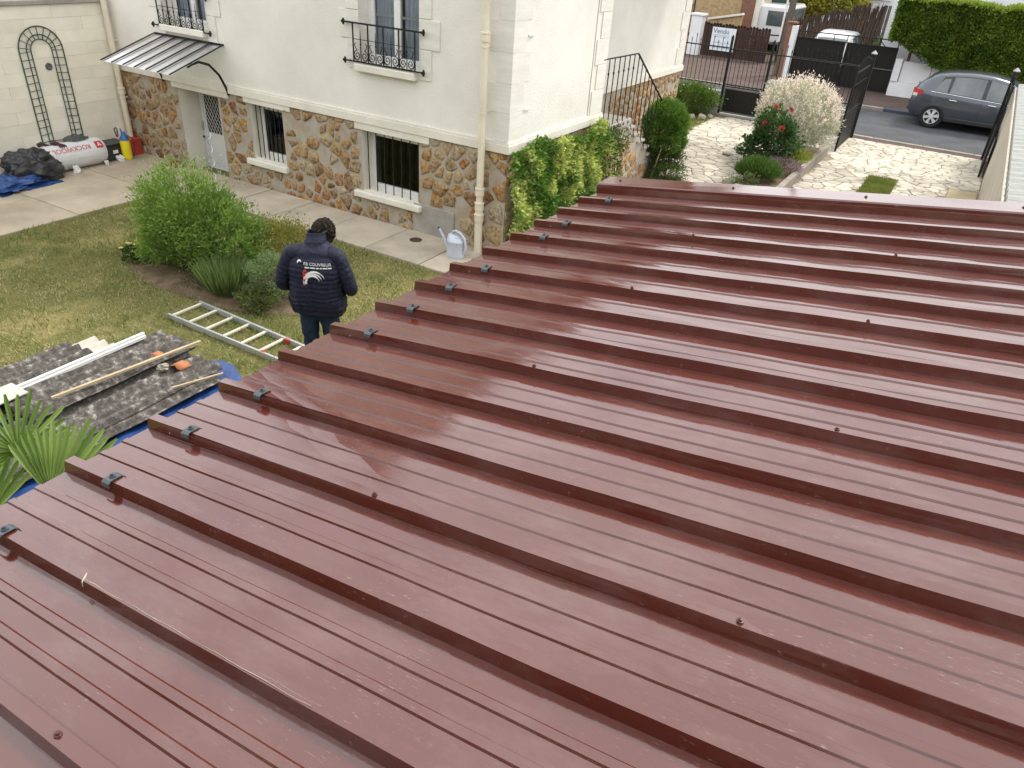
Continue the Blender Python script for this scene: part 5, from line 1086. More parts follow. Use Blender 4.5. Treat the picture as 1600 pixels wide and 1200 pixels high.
# topiary standard and neighbours by the stair
TP = shrub('clipped_shrub', 'tall clipped evergreen shrub at the foot of the entrance stair', (.12, 5.85, 0), [((.1, 5.9, 1.02), (.42, .42, .44)), ((.16, 5.85, .75), (.40, .40, .42))], 26000, .040, (.045, .105, .016), (.16, .28, .05), .5, .5, 700, .07, shell=.82)
P, D, q = clump_pts((.12, 5.85, .40), (.40, .38, .22), 2600, 60, .2, .4, .9, .3); leaves('lower_twigs', P, D, .045, LEAF, TP, mixc(len(P), (.03, .04, .018), (.09, .09, .05)), .4)
m = MB(); m.tube([(.12, 5.45, 0), (.22, 5.55, .62)], .012, 6); m.build('stake', 'wood_pale', TP)
shrub('low_evergreen', 'low rounded evergreen under the clipped shrub beside the path', (.38, 5.62, 0), [((.40, 5.62, .17), (.34, .30, .17))], 4200, .035, (.03, .06, .015), (.10, .15, .04), .5, .5, 90)
# variegated creeper on the side wall
IV = thing('variegated_creeper', (.15, 1.3, 0), 'variegated yellow-green creeper covering the side wall base', 'creeper'); nl = 21000
Y = RNG.uniform(-.12, 3.05, nl); topz = 1.55+.07*np.sin(Y*2.3+.4)+.12*(vnoise(np.stack([Y, Y*0], 1), 3.2, 3)-.5)+.08*np.clip((Y-1.5)/1.5, 0, 1)-.55*np.clip((Y-2.6)/.5, 0, 1)-.08*np.clip((.3-Y)/.4, 0, 1)
Zl = RNG.random(nl)**.8*topz; bul = .10+.16*vnoise(np.stack([Y, Zl], 1), 2.6, 5)+.10*vnoise(np.stack([Y, Zl], 1), 7, 6)+.10*(1-Zl/1.5); X = .02+bul*RNG.uniform(.55, 1.08, nl)
ok = ~((Y > 2.3+.5*(Zl-.6)) & (Zl < 1.0) & (RNG.random(nl) < .9)); X, Y, Zl = X[ok], Y[ok], Zl[ok]; nl = len(X); P = np.stack([X, Y, Zl], 1); var_ = vnoise(P[:, 1:], 4.6, 12)*.7+.3*vnoise(P[:, 1:], 8, 2)+.25*(RNG.random(nl)-.5)
cols = mixc(nl, (.075, .165, .025), (.50, .54, .20), np.clip((var_-.42)*4.5, 0, 1)*.9+RNG.random(nl)*.1, .25); leaves('crown', P, np.tile([1., 0, .25], (nl, 1)), .062, LEAF, IV, cols, .5, jitter=.7)
m = MB()
for i in range(14): y = random.uniform(0, 2.6); m.tube([(.03, y, 0), (.05, y+random.gauss(0, .1), .6), (.06, y+random.gauss(0, .2), 1.2)], [.018, .012, .006], 5)
m.build('stem', 'bark', IV)
shrub('wall_shrub', 'small dark shrub growing at the stair flank beside the creeper', (.12, 3.3, 0), [((.14, 3.25, .6), (.2, .2, .62)), ((.2, 3.2, 1.15), (.24, .24, .2))], 2600, .05, (.035, .07, .02), (.16, .20, .07), .45, .4, 60)
shrub('fence_shrub', 'broad leafy green shrub in front of the black street fence', (-1.55, 12.5, 0), [((-1.6, 12.5, .38), (.72, .4, .38))], 7000, .06, (.035, .07, .015), (.15, .22, .05), .55, .5, 130)
for i, (x, y, r) in enumerate(((-1.05, 12.0, .12), (-1.3, 11.85, .10), (-.93, 12.3, .09), (-1.55, 11.95, .10))):
    m = blob((x, y, r*.5), (r, r*.8, r*.75), 8, 10, .6, 1.8, 60+i, -.01); tag(m.build('border_stone', 'rock', loc=(x, y, 0)), 'pale rounded rock edging the shrub bed by the street fence', 'rock', 'rocks edging the front shrub bed')
# ------------------------------------------------------------------ front fence, gates
YFN = 13.2
def fence_bay(name, label, cat, x0, x1, z0, z1, nb, group=None, panel=None, spikes=True, base=0):
    T_ = thing(name, ((x0+x1)/2, YFN, base), label, cat, group)
    MB().bar((x0, YFN, z1), (x1, YFN, z1), .03, .03).build('rail', 'iron_black', T_); MB().bar((x0, YFN, z0), (x1, YFN, z0), .03, .03).build('rail', 'iron_black', T_)
    for i in range(nb):
        x = x0+(x1-x0)*(i+.5)/nb; tall = .22 if i % 2 == 0 else .12
        m = MB(); m.bar((x, YFN-.001, z0-.06), (x, YFN-.001, z1+(tall if spikes else 0)), .013, .013)
        if spikes: m.lathe([(.004, -.03), (.016, 0), (.002, .06)], 5, (x, YFN, z1+tall))
        m.build('bar', 'iron_black', T_)
    return T_
lw = MB(); lw.cbox((-6, 13.08, -.1), (-1.0, 13.32, .62), .02); tag(lw.build('fence_wall', 'cement', loc=(-3.5, 13.2, 0)), 'low grey concrete wall carrying the fence left of the pedestrian gate', 'wall')
lw = MB(); lw.cbox((.62, 13.08, -.1), (2.55, 13.32, .62), .02); tag(lw.build('fence_wall', 'cement', loc=(1.6, 13.2, 0)), 'low grey wall behind the willow between the two gates', 'wall')
fence_bay('iron_fence', 'black iron spiked fence on the low wall left of the pedestrian gate', 'fence', -5.8, -1.03, .78, 1.72, 38, 'front fence bays', base=.62)
fence_bay('iron_fence', 'black iron spiked fence behind the willow between the two gates', 'fence', .22, 2.5, .78, 1.70, 18, 'front fence bays', base=.62)
m = MB(); m.cbox((.20, 13.02, -.05), (.72, 13.38, 1.08), .05); tag(m.build('gate_pillar', 'cement', loc=(.45, 13.2, 0)), 'rounded grey concrete pillar beside the pedestrian gate', 'pillar')
PG = fence_bay('pedestrian_gate', 'black iron pedestrian gate with solid lower panel', 'gate', -.93, .13, .80, 1.70, 9)
for x in (-.97, .16): m = MB(); m.bar((x, YFN, -.02), (x, YFN, 2.0), .06, .06); m.lathe([(.045, 0), (.0, .06)], 4, (x, YFN, 2.0)); m.build('post', 'iron_black', PG)
MB().box((-.90, YFN-.012, .10), (.10, YFN+.012, .68)).build('panel', 'iron_black', PG); m = MB(); frame_rect(m, -.92, .12, .06, .72, YFN-.03, .035, .06); m.build('frame', 'cable_grey', PG); MB().bar((-.92, YFN, .75), (.12, YFN, .75), .03, .03).build('rail', 'iron_black', PG)
MB().box((-.98, 13.05, -.011), (.2, 13.35, .03)).build('threshold', 'cement', PG)
def leaf(name, label, x, y0, y1, hinge_y):
    T_ = thing(name, (x, (y0+y1)/2, 0), label, 'gate', 'driveway gate leaves'); zb, zm, zt_ = .05, .78, 1.78
    for y in (y0, y1): MB().bar((x, y, .02), (x, y, zt_+.16), .045, .045).build('stile', 'iron_black', T_)
    for z in (zb+.03, zm, zm+.09, zt_): MB().bar((x, y0, z), (x, y1, z), .03, .04).build('rail', 'iron_black', T_)
    MB().box((x-.006, y0+.024, zb+.05), (x+.006, y1-.024, zm-.02)).build('panel', 'iron_black', T_)
    nb_ = 15
    for i in range(nb_):
        y = y0+(y1-y0)*(i+.5)/nb_; h_ = zt_+.10+.14*math.sin(math.pi*(i+.5)/nb_); m = MB(); m.bar((x, y, zm), (x, y, h_), .013, .013); m.lathe([(.004, -.03), (.016, 0), (.002, .06)], 5, (x, y, h_)); m.build('bar', 'iron_black', T_)
    for i in range(nb_-1):
        y = y0+(y1-y0)*(i+1)/nb_; MB().bar((x, y, zt_-.28), (x, y, zt_), .011, .011).build('bar', 'iron_black', T_)
    MB().bar((x, y0, zt_-.28), (x, y1, zt_-.28), .02, .025).build('rail', 'iron_black', T_)
    m = MB(); m.bar((x, hinge_y, -.03), (x, hinge_y, 2.02), .10, .10); T2 = m.build('gate_post', 'iron_black', loc=(x, hinge_y, 0)); MB().lathe([(.075, 0), (.075, .02), (.0, .09)], 4, (x, hinge_y, 2.02)).build('cap', 'zinc', T2, local=False).location = (0, 0, 0)
    return T_, T2
def fixcap(T2):
    for c_ in T2.children:
        for v in c_.data.vertices: pass
l1, p1 = leaf('driveway_gate_leaf', 'open black iron gate leaf beside the planting strip', 2.68, 10.95, 12.9, 13.05)
tag(p1, 'black gate post with grey cap at the planting strip side', 'gate post', 'driveway gate posts')
l2, p2 = leaf('driveway_gate_leaf', 'open black iron gate leaf against the beige boundary wall', 5.80, 10.95, 12.9, 13.05)
tag(p2, 'black gate post with grey cap at the end of the boundary wall', 'gate post', 'driveway gate posts')
m = MB(); m.box((-3.5, 13.1, -.04), (-3.2, 13.2, -.03))
# ------------------------------------------------------------------ cars
def lerpk(t, pts):
    for (a, x), (b_, y) in zip(pts, pts[1:]):
        if t <= b_: f = (t-a)/(b_-a) if b_ > a else 0; return x+(y-x)*f
    return pts[-1][1]
TOP = [(0, .62), (.02, .80), (.05, .98), (.12, 1.07), (.26, 1.21), (.40, 1.325), (.58, 1.415), (.9, 1.475), (1.4, 1.515), (1.9, 1.51), (2.35, 1.43), (2.7, 1.24), (3.05, 1.03), (3.25, .97), (3.55, .90), (3.78, .80), (3.90, .66), (3.94, .5)]
BELT = [(0, .60), (.05, .84), (.12, .93), (.3, .955), (1.0, .935), (2.0, .885), (3.0, .84), (3.5, .80), (3.8, .70), (3.94, .48)]
BOT = [(0, .42), (.08, .30), (.4, .22), (3.4, .20), (3.85, .24), (3.94, .36)]
WID = [(0, .58), (.05, .70), (.2, .80), (.6, .85), (1.5, .862), (2.8, .855), (3.4, .82), (3.75, .70), (3.94, .46)]
WRF = [(0, .50), (.12, .56), (.4, .565), (1.0, .60), (2.0, .60), (2.6, .62), (3.05, .66), (3.5, .64), (3.94, .4)]
def section(x):
    t, b_, bo, w_, wr_ = lerpk(x, TOP), lerpk(x, BELT), lerpk(x, BOT), lerpk(x, WID), lerpk(x, WRF); t = max(t, b_+.02); k = min(1, max(0, (t-b_)/.5)); wr_ = wr_*k+(w_*.80)*(1-k)
    return [(0, bo), (w_*.80, bo), (w_*.955, bo+.06), (w_*.975, bo+.14), (w_*.99, .48), (w_, .62), (w_*.985, b_-.10), (w_*.955, b_-.015), (w_*.94, b_), (w_*.94+(wr_-w_*.94)*.55, b_+(t-b_)*.5), (wr_+.012, t-.085), (wr_*.93, t-.035), (wr_*.72, t-.008), (0, t)]
def side_pt(x, f, s, off=.004):
    sec = section(x); a, m1, b_ = Vector(sec[8]), Vector(sec[9]), Vector(sec[10]); p = a.lerp(m1, f*2) if f < .5 else m1.lerp(b_, f*2-1); nrm = Vector((b_.y-a.y, a.x-b_.x)).normalized(); p += nrm*off; return (x, s*p.x, p.y)
def make_car(name, label, paint, loc, rz, group, detail=True, scale=1):
    T_ = thing(name, loc, label, 'car', group, rz=rz); T_.scale = (scale,)*3
    xs = sorted({0, .02, .05, .08, .12, .18, .26, .33, .40, .46, .52, 3.05, 3.15, 3.25, 3.4, 3.55, 3.68, 3.78, 3.85, 3.90, 3.94, *[.6+.12*i for i in range(21)]}); vs = []; ns_ = 14
    for x in xs:
        sec = section(x); ring = [(x, q[0], q[1]) for q in sec]+[(x, -q[0], q[1]) for q in sec[-2:0:-1]]; vs += ring
    n = 2*ns_-2; m = MB(); m.add(vs, [(i*n+j, (i+1)*n+j, (i+1)*n+(j+1) % n, i*n+(j+1) % n) for i in range(len(xs)-1) for j in range(n)]+[tuple(range(n)), tuple((len(xs)-1)*n+j for j in range(n-1, -1, -1))])
    body = m.build('body', paint, T_, True, local=True, sharp=50)
    if detail:
        cut = MB()
        for wx in (.70, 3.16):
            for s in (-1, 1): cut.lathe([(.335, -.14), (.335, .2)], 28, (wx, s*.80, .315), 'Y')
        co = cut.build('cutter', 'rubber', None); bm2 = body.modifiers.new('b', 'BOOLEAN'); bm2.object = co; bm2.operation = 'DIFFERENCE'; bm2.solver = 'EXACT'
        old = T_.matrix_basis.copy(); body.parent = None; bpy.context.view_layer.update(); nm = bpy.data.meshes.new_from_object(body.evaluated_get(bpy.context.evaluated_depsgraph_get())); body.modifiers.clear(); body.data = nm; bpy.data.objects.remove(co); body.parent = T_
        m = MB()
        for wx in (.70, 3.16):
            for s in (-1, 1): m.lathe([(.332, 0), (.332, .16)], 20, (wx, s*.70-.08, .315), 'Y')
        m.build('wheel_arch', 'rubber', T_, local=True)
    for wx in (.70, 3.16):
        for s in (-1, 1):
            y = s*.775; tw = MB().lathe([(.20, -.085), (.285, -.095), (.310, -.07), (.312, .07), (.285, .095), (.20, .085)], 26, (wx, y, .312), 'Y', cap=False).build('wheel', 'rubber', T_, True, local=True)
            if not detail: continue
            m = MB(); m.lathe([(.205, -.06), (.21, .0), (.205, .085*1)], 26, (wx, y, .312), 'Y', cap=False); yo = y+s*.072
            m.lathe([(.185, -.012), (.207, -.012), (.207, .012), (.185, .012), (.185, -.012)], 26, (wx, yo, .312), 'Y', cap=False); m.lathe([(.0, -.012), (.062, -.012), (.055, .012), (.0, .012)], 12, (wx, yo+s*.004, .312), 'Y', cap=False)
            for k in range(6):
                a = k*math.pi/3+.2; m.add([(wx+r*math.cos(a+d_), yo+s*e_, .312+r*math.sin(a+d_)) for r, d_, e_ in ((.05, -.55, .01), (.19, -.24, .0), (.19, .24, .0), (.05, .55, .01))], [(0, 1, 2, 3)])
            m.build('rim', 'alloy', tw, local=True); MB().lathe([(.0, -.005), (.2, -.005)], 24, (wx, y+s*.03, .312), 'Y', cap=False).build('brake_disc', 'black_plastic', tw, local=True)
    def win(xa, xb, f0, f1, s, nm='window', slant=(0, 0)):
        m = MB(); m.grid(lambda u, v: side_pt(xa+(xb-xa)*u+slant[0]*v*(1-u)+slant[1]*v*u, f0+(f1-f0)*v, s, .006), 10, 6); m.build(nm, 'car_glass', T_, True, local=True)
    for s in (-1, 1):
        mb_ = MB(); mb_.grid(lambda u, v: side_pt(.60+(2.92-.60)*u+.12*v*(1-u)-.60*v*u, .03+.94*v, s, .003), 30, 6); mb_.build('pillar_trim', 'black_plastic', T_, True, local=True)
        win(.56, .90, .05, .80, s, slant=(.18, .0)); win(.96, 1.78, .05, .93, s, slant=(.03, .0)); win(1.88, 2.86, .05, .95, s, slant=(0, -.58))
    m = MB(); m.grid(lambda u, v: (.14+.28*u, (-.48+.96*v)*(1+.05*u), lerpk(.14+.28*u, TOP)+.006-.012*abs(2*v-1)**2), 6, 10); m.build('rear_window', 'car_glass', T_, True, local=True)
    m = MB(); m.grid(lambda u, v: (2.40+.62*u, (-.54+1.08*v)*(1+.08*u), lerpk(2.40+.62*u, TOP)+.008-.014*abs(2*v-1)**2), 8, 10); m.build('windscreen', 'car_glass', T_, True, local=True)
    for s in (-1, 1):
        m = MB(); m.grid(lambda u, v: (.03+.27*u, s*(lerpk(.03+.27*u, WID)*(.985-.02*v)+.008), .80+.05*u+.20*v*(1-.5*u)), 5, 5); m.build('tail_lamp', 'lamp_red', T_, True, local=True)
        m = MB(); m.grid(lambda u, v: (.05+.12*u, s*(lerpk(.05+.12*u, WID)*.985+.009), .79+.075*v), 3, 3); m.build('reversing_lamp', 'lamp_clear', T_, True, local=True)
        m = MB(); m.grid(lambda u, v: (3.5+.3*u, s*(lerpk(3.5+.3*u, WID)*(.97)+.006), .66+.14*v), 4, 4); m.build('headlamp', 'lamp_clear', T_, True, local=True)
        if detail:
            m = MB(); m.tube([side_pt(.5+2.45*i/20, .0, s, .010) for i in range(21)], .009, 5); m.build('trim', 'chrome', T_, local=True)
            for xh in (1.02, 2.0): MB().tube([(xh, s*.862, .80), (xh+.03, s*.885, .805), (xh+.15, s*.885, .80), (xh+.18, s*.862, .795)], .012, 6).build('door_handle', 'chrome', T_, local=True)
            m = MB()
            for xd in (.93, 1.83, 2.85):
                m.tube([(xd+.0, s*(lerpk(xd, WID)+.0005), .36+.08*(xd < 1)), (xd, s*(lerpk(xd, WID)*1.0+.0015), .62), (xd, s*(lerpk(xd, WID)*.985+.0015), .82)], .004, 4)
            m.build('door_gap', 'black_plastic', T_, local=True)
            m = MB(); m.cbox((2.62, s*.86, .90), (2.76, s*1.02, 1.02), .03); m.build('mirror', paint, T_, local=True)
            m = MB(); m.cbox((1.02, s*.835, .23), (2.82, s*.868, .34), .012); m.build('sill_guard', 'black_plastic', T_, local=True)
    m = MB(); m.cbox((-.02, -.55, .38), (.06, .55, .50), .02); m.build('bumper', 'black_plastic', T_, local=True)
    return T_
make_car('parked_car', 'dark grey hatchback parked along the street kerb before the hedge', 'car_grey', (3.53, 17.22, -.02), 0, None)
make_car('parked_car', 'white car parked behind the black double gate', 'car_white', (.0, 22.2, .06), rad(90), None, False, 1.05)
make_car('parked_car', 'pale silver car beyond the dark reed fence', 'car_silver', (-2.6, 30.5, .06), rad(20), None, False, 1.1)
VN = thing('white_van', (-4.3, 29.6, .06), 'white van parked past the brown picket gate', 'van')
m = MB(); m.cbox((-5.0, 28.6, .4), (-3.0, 31.5, 2.0), .12); m.build('body', 'car_white', VN)
m = MB(); m.cbox((-3.05, 28.7, .4), (-2.1, 31.4, 1.25), .12); m.build('bonnet', 'car_white', VN); MB().box((-4.0, 28.585, 1.15), (-3.15, 28.6, 1.75)).build('window', 'car_glass', VN); MB().box((-3.0, 28.8, 1.25), (-2.98, 31.3, 1.85)).build('windscreen', 'car_glass', VN)
for x in (-4.5, -2.6):
    MB().lathe([(.0, -.1), (.34, -.1), (.34, .1), (.0, .1)], 18, (x, 28.75, .36), 'Y', cap=False).build('wheel', 'rubber', VN)
# ------------------------------------------------------------------ far side of the street
GT = thing('double_gate', (.75, 21.08, .06), 'tall black sheet metal double gate between white pillars', 'gate')
for x0, x1 in ((-.95, .72), (.76, 2.42)):
    o = MB().box((x0, 21.07, .12), (x1, 21.10, 1.50)).build('leaf', 'iron_black', GT); m = MB(); frame_rect(m, x0, x1, .10, 1.52, 21.04, .05, .03); m.build('frame', 'iron_black', o); MB().bar((x0, 21.05, .82), (x1, 21.05, .82), .03, .03).build('rail', 'cable_grey', o)
MB().bar((-.95, 21.08, 1.70), (2.42, 21.08, 1.74), .035, .035).build('top_rail', 'iron_black', GT)
m = MB()
for i, x in enumerate((-.9, -.3, .3, .74, 1.2, 1.8, 2.38)): m.bar((x, 21.08, 1.5), (x, 21.08, 1.72), .025, .025)
m.bar((1.75, 21.08, 1.72), (2.0, 21.08, 1.5), .025, .025); m.build('uprights', 'iron_black', GT)
m = MB(); m.cbox((-1.16, 20.95, -.05), (-.98, 21.2, 1.85), .01); tag(m.build('gate_pillar', 'white_paint', loc=(-1.07, 21.08, .06)), 'slim white pillar between the utility pole and the black double gate', 'pillar')
m = MB(); m.cbox((-1.32, 20.98, -.05), (-1.165, 21.2, 1.9), .01); m.cbox((-1.36, 20.94, 1.901), (-1.02, 21.24, 1.96), .01); tag(m.build('brick_pillar', 'brick', loc=(-1.24, 21.1, .06)), 'narrow brick pillar next to the slim white pillar', 'pillar')
# white balustrade wall under the hedge
BW = thing('balustrade_wall', (5, 21, .05), 'white panelled wall with openwork balustrade beneath the tall hedge', 'wall')
m = MB(); m.box((2.46, 20.9, -.05), (12, 21.1, .52)); m.build('plinth', 'white_paint', BW)
for i, x in enumerate((2.46, 3.62, 5.6, 7.6)): MB().cbox((x, 20.86, .521), (x+.22, 21.12, 1.22), .01).build('pier', 'white_paint', BW)
for x0, x1 in ((2.70, 3.60),): MB().cbox((x0, 20.93, .523), (x1, 21.07, 1.16), .01).build('panel', 'white_paint', BW)
for x0, x1 in ((3.86, 5.58), (5.84, 7.58)):
    MB().box((x0, 20.92, 1.06), (x1, 21.08, 1.16)).build('rail', 'white_paint', BW)
    nb_ = int((x1-x0)/.17)
    for i in range(nb_): MB().box((x0+.03+i*.17, 20.96, .521), (x0+.10+i*.17, 21.04, 1.059)).build('baluster', 'white_paint', BW)
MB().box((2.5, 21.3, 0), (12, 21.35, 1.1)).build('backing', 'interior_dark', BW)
WP = thing('white_house', (4.5, 27, .05), 'white rendered house wall standing behind the hedge and black gate', 'house'); MB().box((1.72, 22.1, 0), (12, 31, 6.5)).build('wall', 'white_paint', WP)
MB().add([(1.7, 22, 6.5), (12.4, 22, 6.5), (12.4, 31.4, 6.5), (1.7, 31.4, 6.5), (4, 26.7, 8.8), (10, 26.7, 8.8)], [(0, 1, 5, 4), (1, 2, 5), (2, 3, 4, 5), (3, 0, 4), (3, 2, 1, 0)]).build('roof', 'roof_tile', WP)
wn = MB().box((5.5, 22.07, 3.4), (6.8, 22.102, 5)).build('window', 'interior_dark', WP); m = MB(); frame_rect(m, 5.45, 6.85, 3.35, 5.05, 22.05, .07, .06); m.build('frame', 'pvc_white', wn)
# hedge
HG = thing('tall_hedge', (5.5, 21, 1), 'tall clipped green hedge above the white balustrade wall', 'hedge'); nl = 60000
side = RNG.random(nl); X = RNG.uniform(2.15, 9.5, nl); Zt = 2.93+.12*(vnoise(np.stack([X, X*0], 1), 2, 4)-.5); bot = np.where(X < 3.6, 1.85-.75*(X-2.15)/1.45, 1.08-.12*np.clip(X-3.6, 0, 1))
Zl = bot+(Zt+.04-bot)*RNG.random(nl); Yl = 20.45+.12*vnoise(np.stack([X, Zl], 1), 2.2, 7)+.10*vnoise(np.stack([X, Zl], 1), 6, 3)+RNG.random(nl)**2*.22-.1
top = side > .74; Zl[top] = (Zt+.03*RNG.normal(0, 1, nl)+.06*vnoise(np.stack([X, Yl*3], 1), 5, 1))[top]; Yl[top] = RNG.uniform(20.34, 21.5, top.sum())
lf = side < .12; X[lf] = 2.12+.15*RNG.random(lf.sum()); Yl[lf] = RNG.uniform(20.45, 21.4, lf.sum()); Zl[lf] = RNG.uniform(1.75, 3.0, lf.sum())
P = np.stack([X, Yl, Zl], 1); D = np.tile([0., -1, .5], (nl, 1)); D[top] = [0, -.2, 1]; D[lf] = [-1, -.2, .4]
t = np.where(top, .65+.3*RNG.random(nl), vnoise(P[:, [0, 2]], 3.5, 8)*.5+.1*RNG.random(nl)); leaves('crown', P, D, .095, LEAF, HG, mixc(nl, (.065, .125, .02), (.31, .40, .065), t*1.05), .5, jitter=.6)  # top leaves get paler colours, painting in the light on the hedge top
m = MB(); m.box((2.35, 20.72, 1.9), (9.4, 21.35, 2.92)); m.box((3.5, 20.72, 1.15), (9.4, 21.35, 1.9)); m.add([(2.5, 20.73, 1.9), (3.5, 20.73, 1.25), (3.5, 20.73, 1.9), (2.5, 21.3, 1.9), (3.5, 21.3, 1.25), (3.5, 21.3, 1.9)], [(0, 1, 2), (5, 4, 3), (0, 3, 4, 1)]); m.build('inner_twigs', 'bark', HG)
for x in (2.8, 4.2, 5.6, 7.0): MB().tube([(x, 21.2, 0), (x, 21.1, 1.6)], .05, 6).build('trunk', 'bark', HG)
# utility pole
m = MB(); m.tube([(-1.52, 21.85, -.1), (-1.50, 21.85, 8)], [.13, .10], 12); UP = m.build('utility_pole', 'pole_wood', smooth=True, loc=(-1.5, 21.85, .05)); tag(UP, 'weathered utility pole standing beside the brick pillar', 'utility pole'); MB().tube([(-1.70, 21.78, 1.2), (-1.70, 21.78, 6)], .035, 8).build('conduit', 'pvc_white', UP, True)
MB().lathe([(.0, 0), (.05, .0), (.05, .09), (.0, .09)], 8, (-1.35, 21.7, .55), cap=False).build('meter_box', 'black_plastic', UP)
# brown picket gate with the sold sign
BG = thing('picket_gate', (-4.1, 24.6, .06), 'dark brown scalloped picket gate across the street', 'gate')
MB().bar((-5.5, 24.66, .35), (-2.75, 24.66, .35), .04, .08).build('rail', 'wood_brown', BG); MB().bar((-5.5, 24.66, 1.0), (-2.75, 24.66, 1.0), .04, .08).build('rail', 'wood_brown', BG)
pk = None
for i in range(22):
    x = -5.5+i*.126; h = 1.28+.05*abs(math.cos(i*math.pi/4))
    m = MB(); m.cbox((x, 24.6, .08), (x+.118, 24.63, h), .006); m.lathe([(.05, 0), (.05, .02), (.0, .025)], 10, (x+.05, 24.6, h-.005), 'Y'); m.build('picket', 'wood_brown', BG)
SG = thing('sold_sign', (-4.62, 24.5, .34), 'white sold sign board reading Vendu on the brown picket gate', 'sign')
m = MB(); m.cbox((-5.10, 24.53, .33), (-4.10, 24.56, 1.20), .004); m.build('board', 'sign_white', SG)
vs, fs = text_mesh('Vendu', .27); MB().add([(-4.72+v.x*.95, 24.524, 1.06+v.y) for v in vs], fs).build('lettering', 'sign_text', SG)
m = MB(); random.seed(3)
for z in (.90, .84, .62):
    x = -5.0
    while x < -4.35: w_ = random.uniform(.05, .12); m.box((x, 24.522, z), (x+w_, 24.5255, z+.03)); x += w_+.03
m.build('small_print', 'sign_grey', SG)
for i in range(4): MB().box((-5.0+i*.2, 24.522, .42), (-4.86+i*.2, 24.5255, .53)).build('square_mark', 'sign_grey', SG)
m = MB(); m.cbox((-6.05, 24.45, -.05), (-5.58, 24.9, 1.55), .01); m.cbox((-6.1, 24.4, 1.551), (-5.53, 24.95, 1.63), .01); tag(m.build('gate_pillar', 'white_paint', loc=(-5.8, 24.7, .06)), 'grey-white square pillar at the left end of the picket gate', 'pillar')
m = MB(); m.cbox((-9.5, 24.55, -.05), (-6.06, 24.8, .7), .01); tag(m.build('stone_wall', 'stone_house', loc=(-7.8, 24.7, .05)), 'low stone wall left of the square white pillar', 'wall')
m = MB()
for i in range(20): m.bar((-9.4+i*.17, 24.68, .7), (-9.4+i*.17, 24.68, 2.0), .015, .015)
m.bar((-9.4, 24.68, 1.9), (-6.06, 24.68, 1.9), .03, .03); m.bar((-6.09, 24.68, .7), (-6.09, 24.68, 2.1), .05, .05); tag(m.build('railing', 'iron_black', loc=(-7.8, 24.68, .7)), 'black railing on the low stone wall across the street', 'railing')
HS = thing('stone_house', (-8, 32, 0), 'ochre stone house with brick corner across the street', 'house')
MB().box((-14, 28.5, 0), (-5.1, 36, 6)).build('wall', 'stone_house', HS); MB().box((-5.2, 28.42, 0), (-4.6, 28.9, 6)).build('brick_corner', 'brick', HS); MB().box((-4.599, 28.45, 0), (-4.35, 28.85, 6)).build('render_corner', 'stucco_trim', HS)
MB().add([(-14.5, 28, 6), (-4, 28, 6), (-4, 36.5, 6), (-14.5, 36.5, 6), (-12, 32, 8.5), (-7, 32, 8.5)], [(0, 1, 5, 4), (1, 2, 5), (2, 3, 4, 5), (3, 0, 4), (3, 2, 1, 0)]).build('roof', 'roof_tile', HS)
m = MB(); m.add([(-6.1, 27.0, 0), (-4.7, 27.0, 0), (-4.7, 27.0, 1.55), (-6.1, 27.0, 1.25)], [(0, 1, 2, 3)]); o = m.build('side_wall', 'stone_house', loc=(-5.4, 27, 0)); md = o.modifiers.new('t', 'SOLIDIFY'); md.thickness = .25; tag(o, 'small sloping stone wall before the ochre stone house', 'wall'); m = MB(); m.bar((-6.15, 27.05, 1.28), (-4.65, 27.05, 1.60), .3, .08); m.build('coping', 'stucco_trim', o, loc=(-5.4, 27, 0)).location = (0, 0, 0)
m = MB(); m.box((-4.3, 30.0, .0), (-3.6, 30.06, 2.6)); tag(m.build('green_gate', 'iron_green', loc=(-4, 30, .05)), 'dark green metal gate behind the picket gate', 'gate')
turf('far_grass', -4.6, 25.6, -3.3, 29.5, 5000, .1, 'grass behind the brown picket gate', .25)
# reed screen
RF = thing('reed_fence', (-.6, 26, .05), 'dark brown heather screen fence behind the black double gate', 'fence'); random.seed(12)
MB().bar((-3.2, 26.05, 1.0), (1.2, 26.05, 1.2), .05, .05).build('rail', 'wood_brown', RF)
for i in range(30):
    x = -2.6+i*.125; z1 = 1.7+.75*max(0, min(1, (x+2.2)/2.6))+random.uniform(-.12, .08); m = MB(); m.tube([(x, 26, .0), (x+random.gauss(0, .02), 26+random.gauss(0, .02), z1*.6), (x+random.gauss(0, .03), 26, z1)], [.075, .08, .045], 7)
    for k in range(7): m.tube([(x+random.gauss(0, .03), 25.97, z1*.7), (x+random.gauss(0, .07), 25.95+random.gauss(0, .03), z1+random.uniform(-.05, .14))], [.02, .004], 4)
    m.build('reed_bundle', 'reed', RF)
for i in range(4): MB().cbox((1.0+i*.16, 25.95, .0), (1.13+i*.16, 26.0, 2.5), .01).build('post', 'pole_wood', RF)
shrub('far_bush', 'small green bush between the white car and the white house', (1.55, 24.2, .05), [((1.55, 24.2, .75), (.42, .4, .65))], 2200, .08, (.05, .09, .025), (.18, .22, .08), .5, .4, 50)
def tree(name, label, x, y, h, r, ca, cb, n=5200):
    T_ = thing(name, (x, y, 0), label, 'tree', None); MB().tube([(x, y, -.05), (x+.1, y, h*.35), (x, y+.1, h*.7)], [.18, .13, .06], 8).build('trunk', 'bark', T_)
    m = MB()
    for k in range(7): a = k*.9; m.tube([(x, y, h*(.3+.05*k)), (x+r*.6*math.cos(a), y+r*.6*math.sin(a), h*(.5+.05*k))], [.06, .02], 5)
    m.build('limbs', 'bark', T_); P, D, q = clump_pts((x, y, h*.62), (r, r, h*.4), n, 150, .16, .5, .8, .3); leaves('crown', P, D, .22, LEAF, T_, mixc(len(P), ca, cb, vnoise(P, .9, 2)), .55)
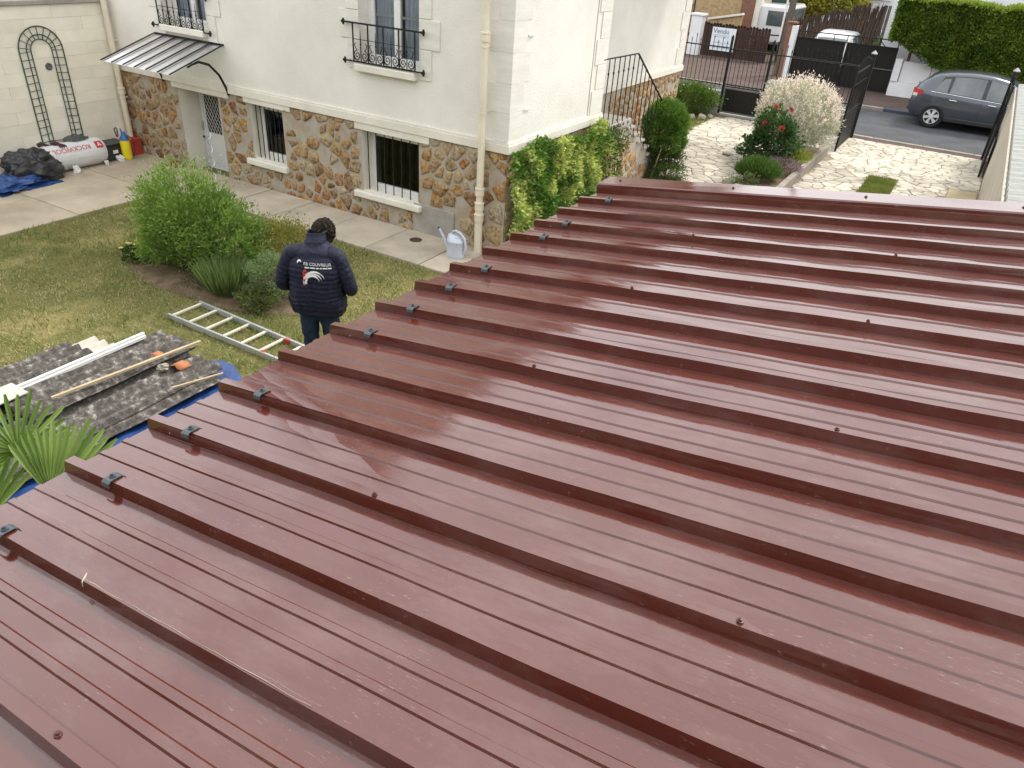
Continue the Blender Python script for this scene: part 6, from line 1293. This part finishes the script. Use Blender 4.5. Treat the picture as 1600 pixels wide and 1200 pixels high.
tree('garden_tree', 'dark green tree behind the white van', -5.2, 37.5, 6, 2.4, (.03, .06, .012), (.12, .16, .04))
tree('flowering_shrub', 'yellow flowering bush beyond the utility pole', -3.0, 36.5, 3.4, 1.6, (.14, .17, .03), (.50, .44, .08))
tree('garden_tree', 'green tree left of the ochre stone house chimney side', -2.0, 44, 7, 3, (.04, .08, .015), (.16, .2, .06))
PH = thing('pale_house', (0, 40, 0), 'pale house far behind the heather screen', 'house'); MB().box((-2.0, 38, 0), (7, 46, 6)).build('wall', 'white_paint', PH)
for x in (-1.2, .6, 2.6): wn = MB().box((x, 37.95, 2.2), (x+.9, 38.002, 3.5)).build('window', 'interior_dark', PH); m = MB(); frame_rect(m, x-.05, x+.95, 2.15, 3.55, 37.92, .07, .05); m.build('frame', 'pvc_white', wn)
MB().add([(-2.5, 37.5, 6), (7.5, 37.5, 6), (7.5, 46.5, 6), (-2.5, 46.5, 6), (0, 42, 8.5), (5, 42, 8.5)], [(0, 1, 5, 4), (1, 2, 5), (2, 3, 4, 5), (3, 0, 4), (3, 2, 1, 0)]).build('roof', 'roof_tile', PH)
# added, unseen house and trees behind the photographer: they keep the low sky off the rib flanks
BH = thing('rear_house', (2, -20, 0), 'rendered house at the back of the garden behind the shed', 'house')
MB().box((-10, -25, -.05), (14, -16, 7.2)).build('wall', 'stucco_trim', BH); MB().add([(-10.5, -25.5, 7.2), (14.5, -25.5, 7.2), (14.5, -15.5, 7.2), (-10.5, -15.5, 7.2), (-6, -20.5, 10), (10, -20.5, 10)], [(0, 1, 5, 4), (1, 2, 5), (2, 3, 4, 5), (3, 0, 4), (3, 2, 1, 0)]).build('roof', 'roof_tile', BH)
for x in (-7, -3, 1, 5, 9):
    for z in (1.2, 4.4): wn = MB().box((x, -16.01, z), (x+1.1, -15.97, z+1.5)).build('window', 'interior_dark', BH); m = MB(); frame_rect(m, x-.05, x+1.15, z-.05, z+1.55, -15.98, .08, .05); m.build('frame', 'pvc_white', wn)
for i, (x, y, h, r) in enumerate(((-8, -13, 6.5, 2.2), (-2.5, -13.5, 6.5, 2.0), (3.2, -13.5, 7, 2.1), (9.5, -13, 6.5, 2.2))):  # added trees out of view, screening low sky from the ribs
    tree('garden_tree', ['leafy tree in the far corner behind the block wall', 'leafy tree between the lawn and the rear house', 'leafy tree right behind the shed', 'leafy tree beyond the neighbouring corrugated shed'][i], x, y, h, r, (.03, .06, .012), (.10, .14, .04), 3600)
bpy.context.view_layer.update()
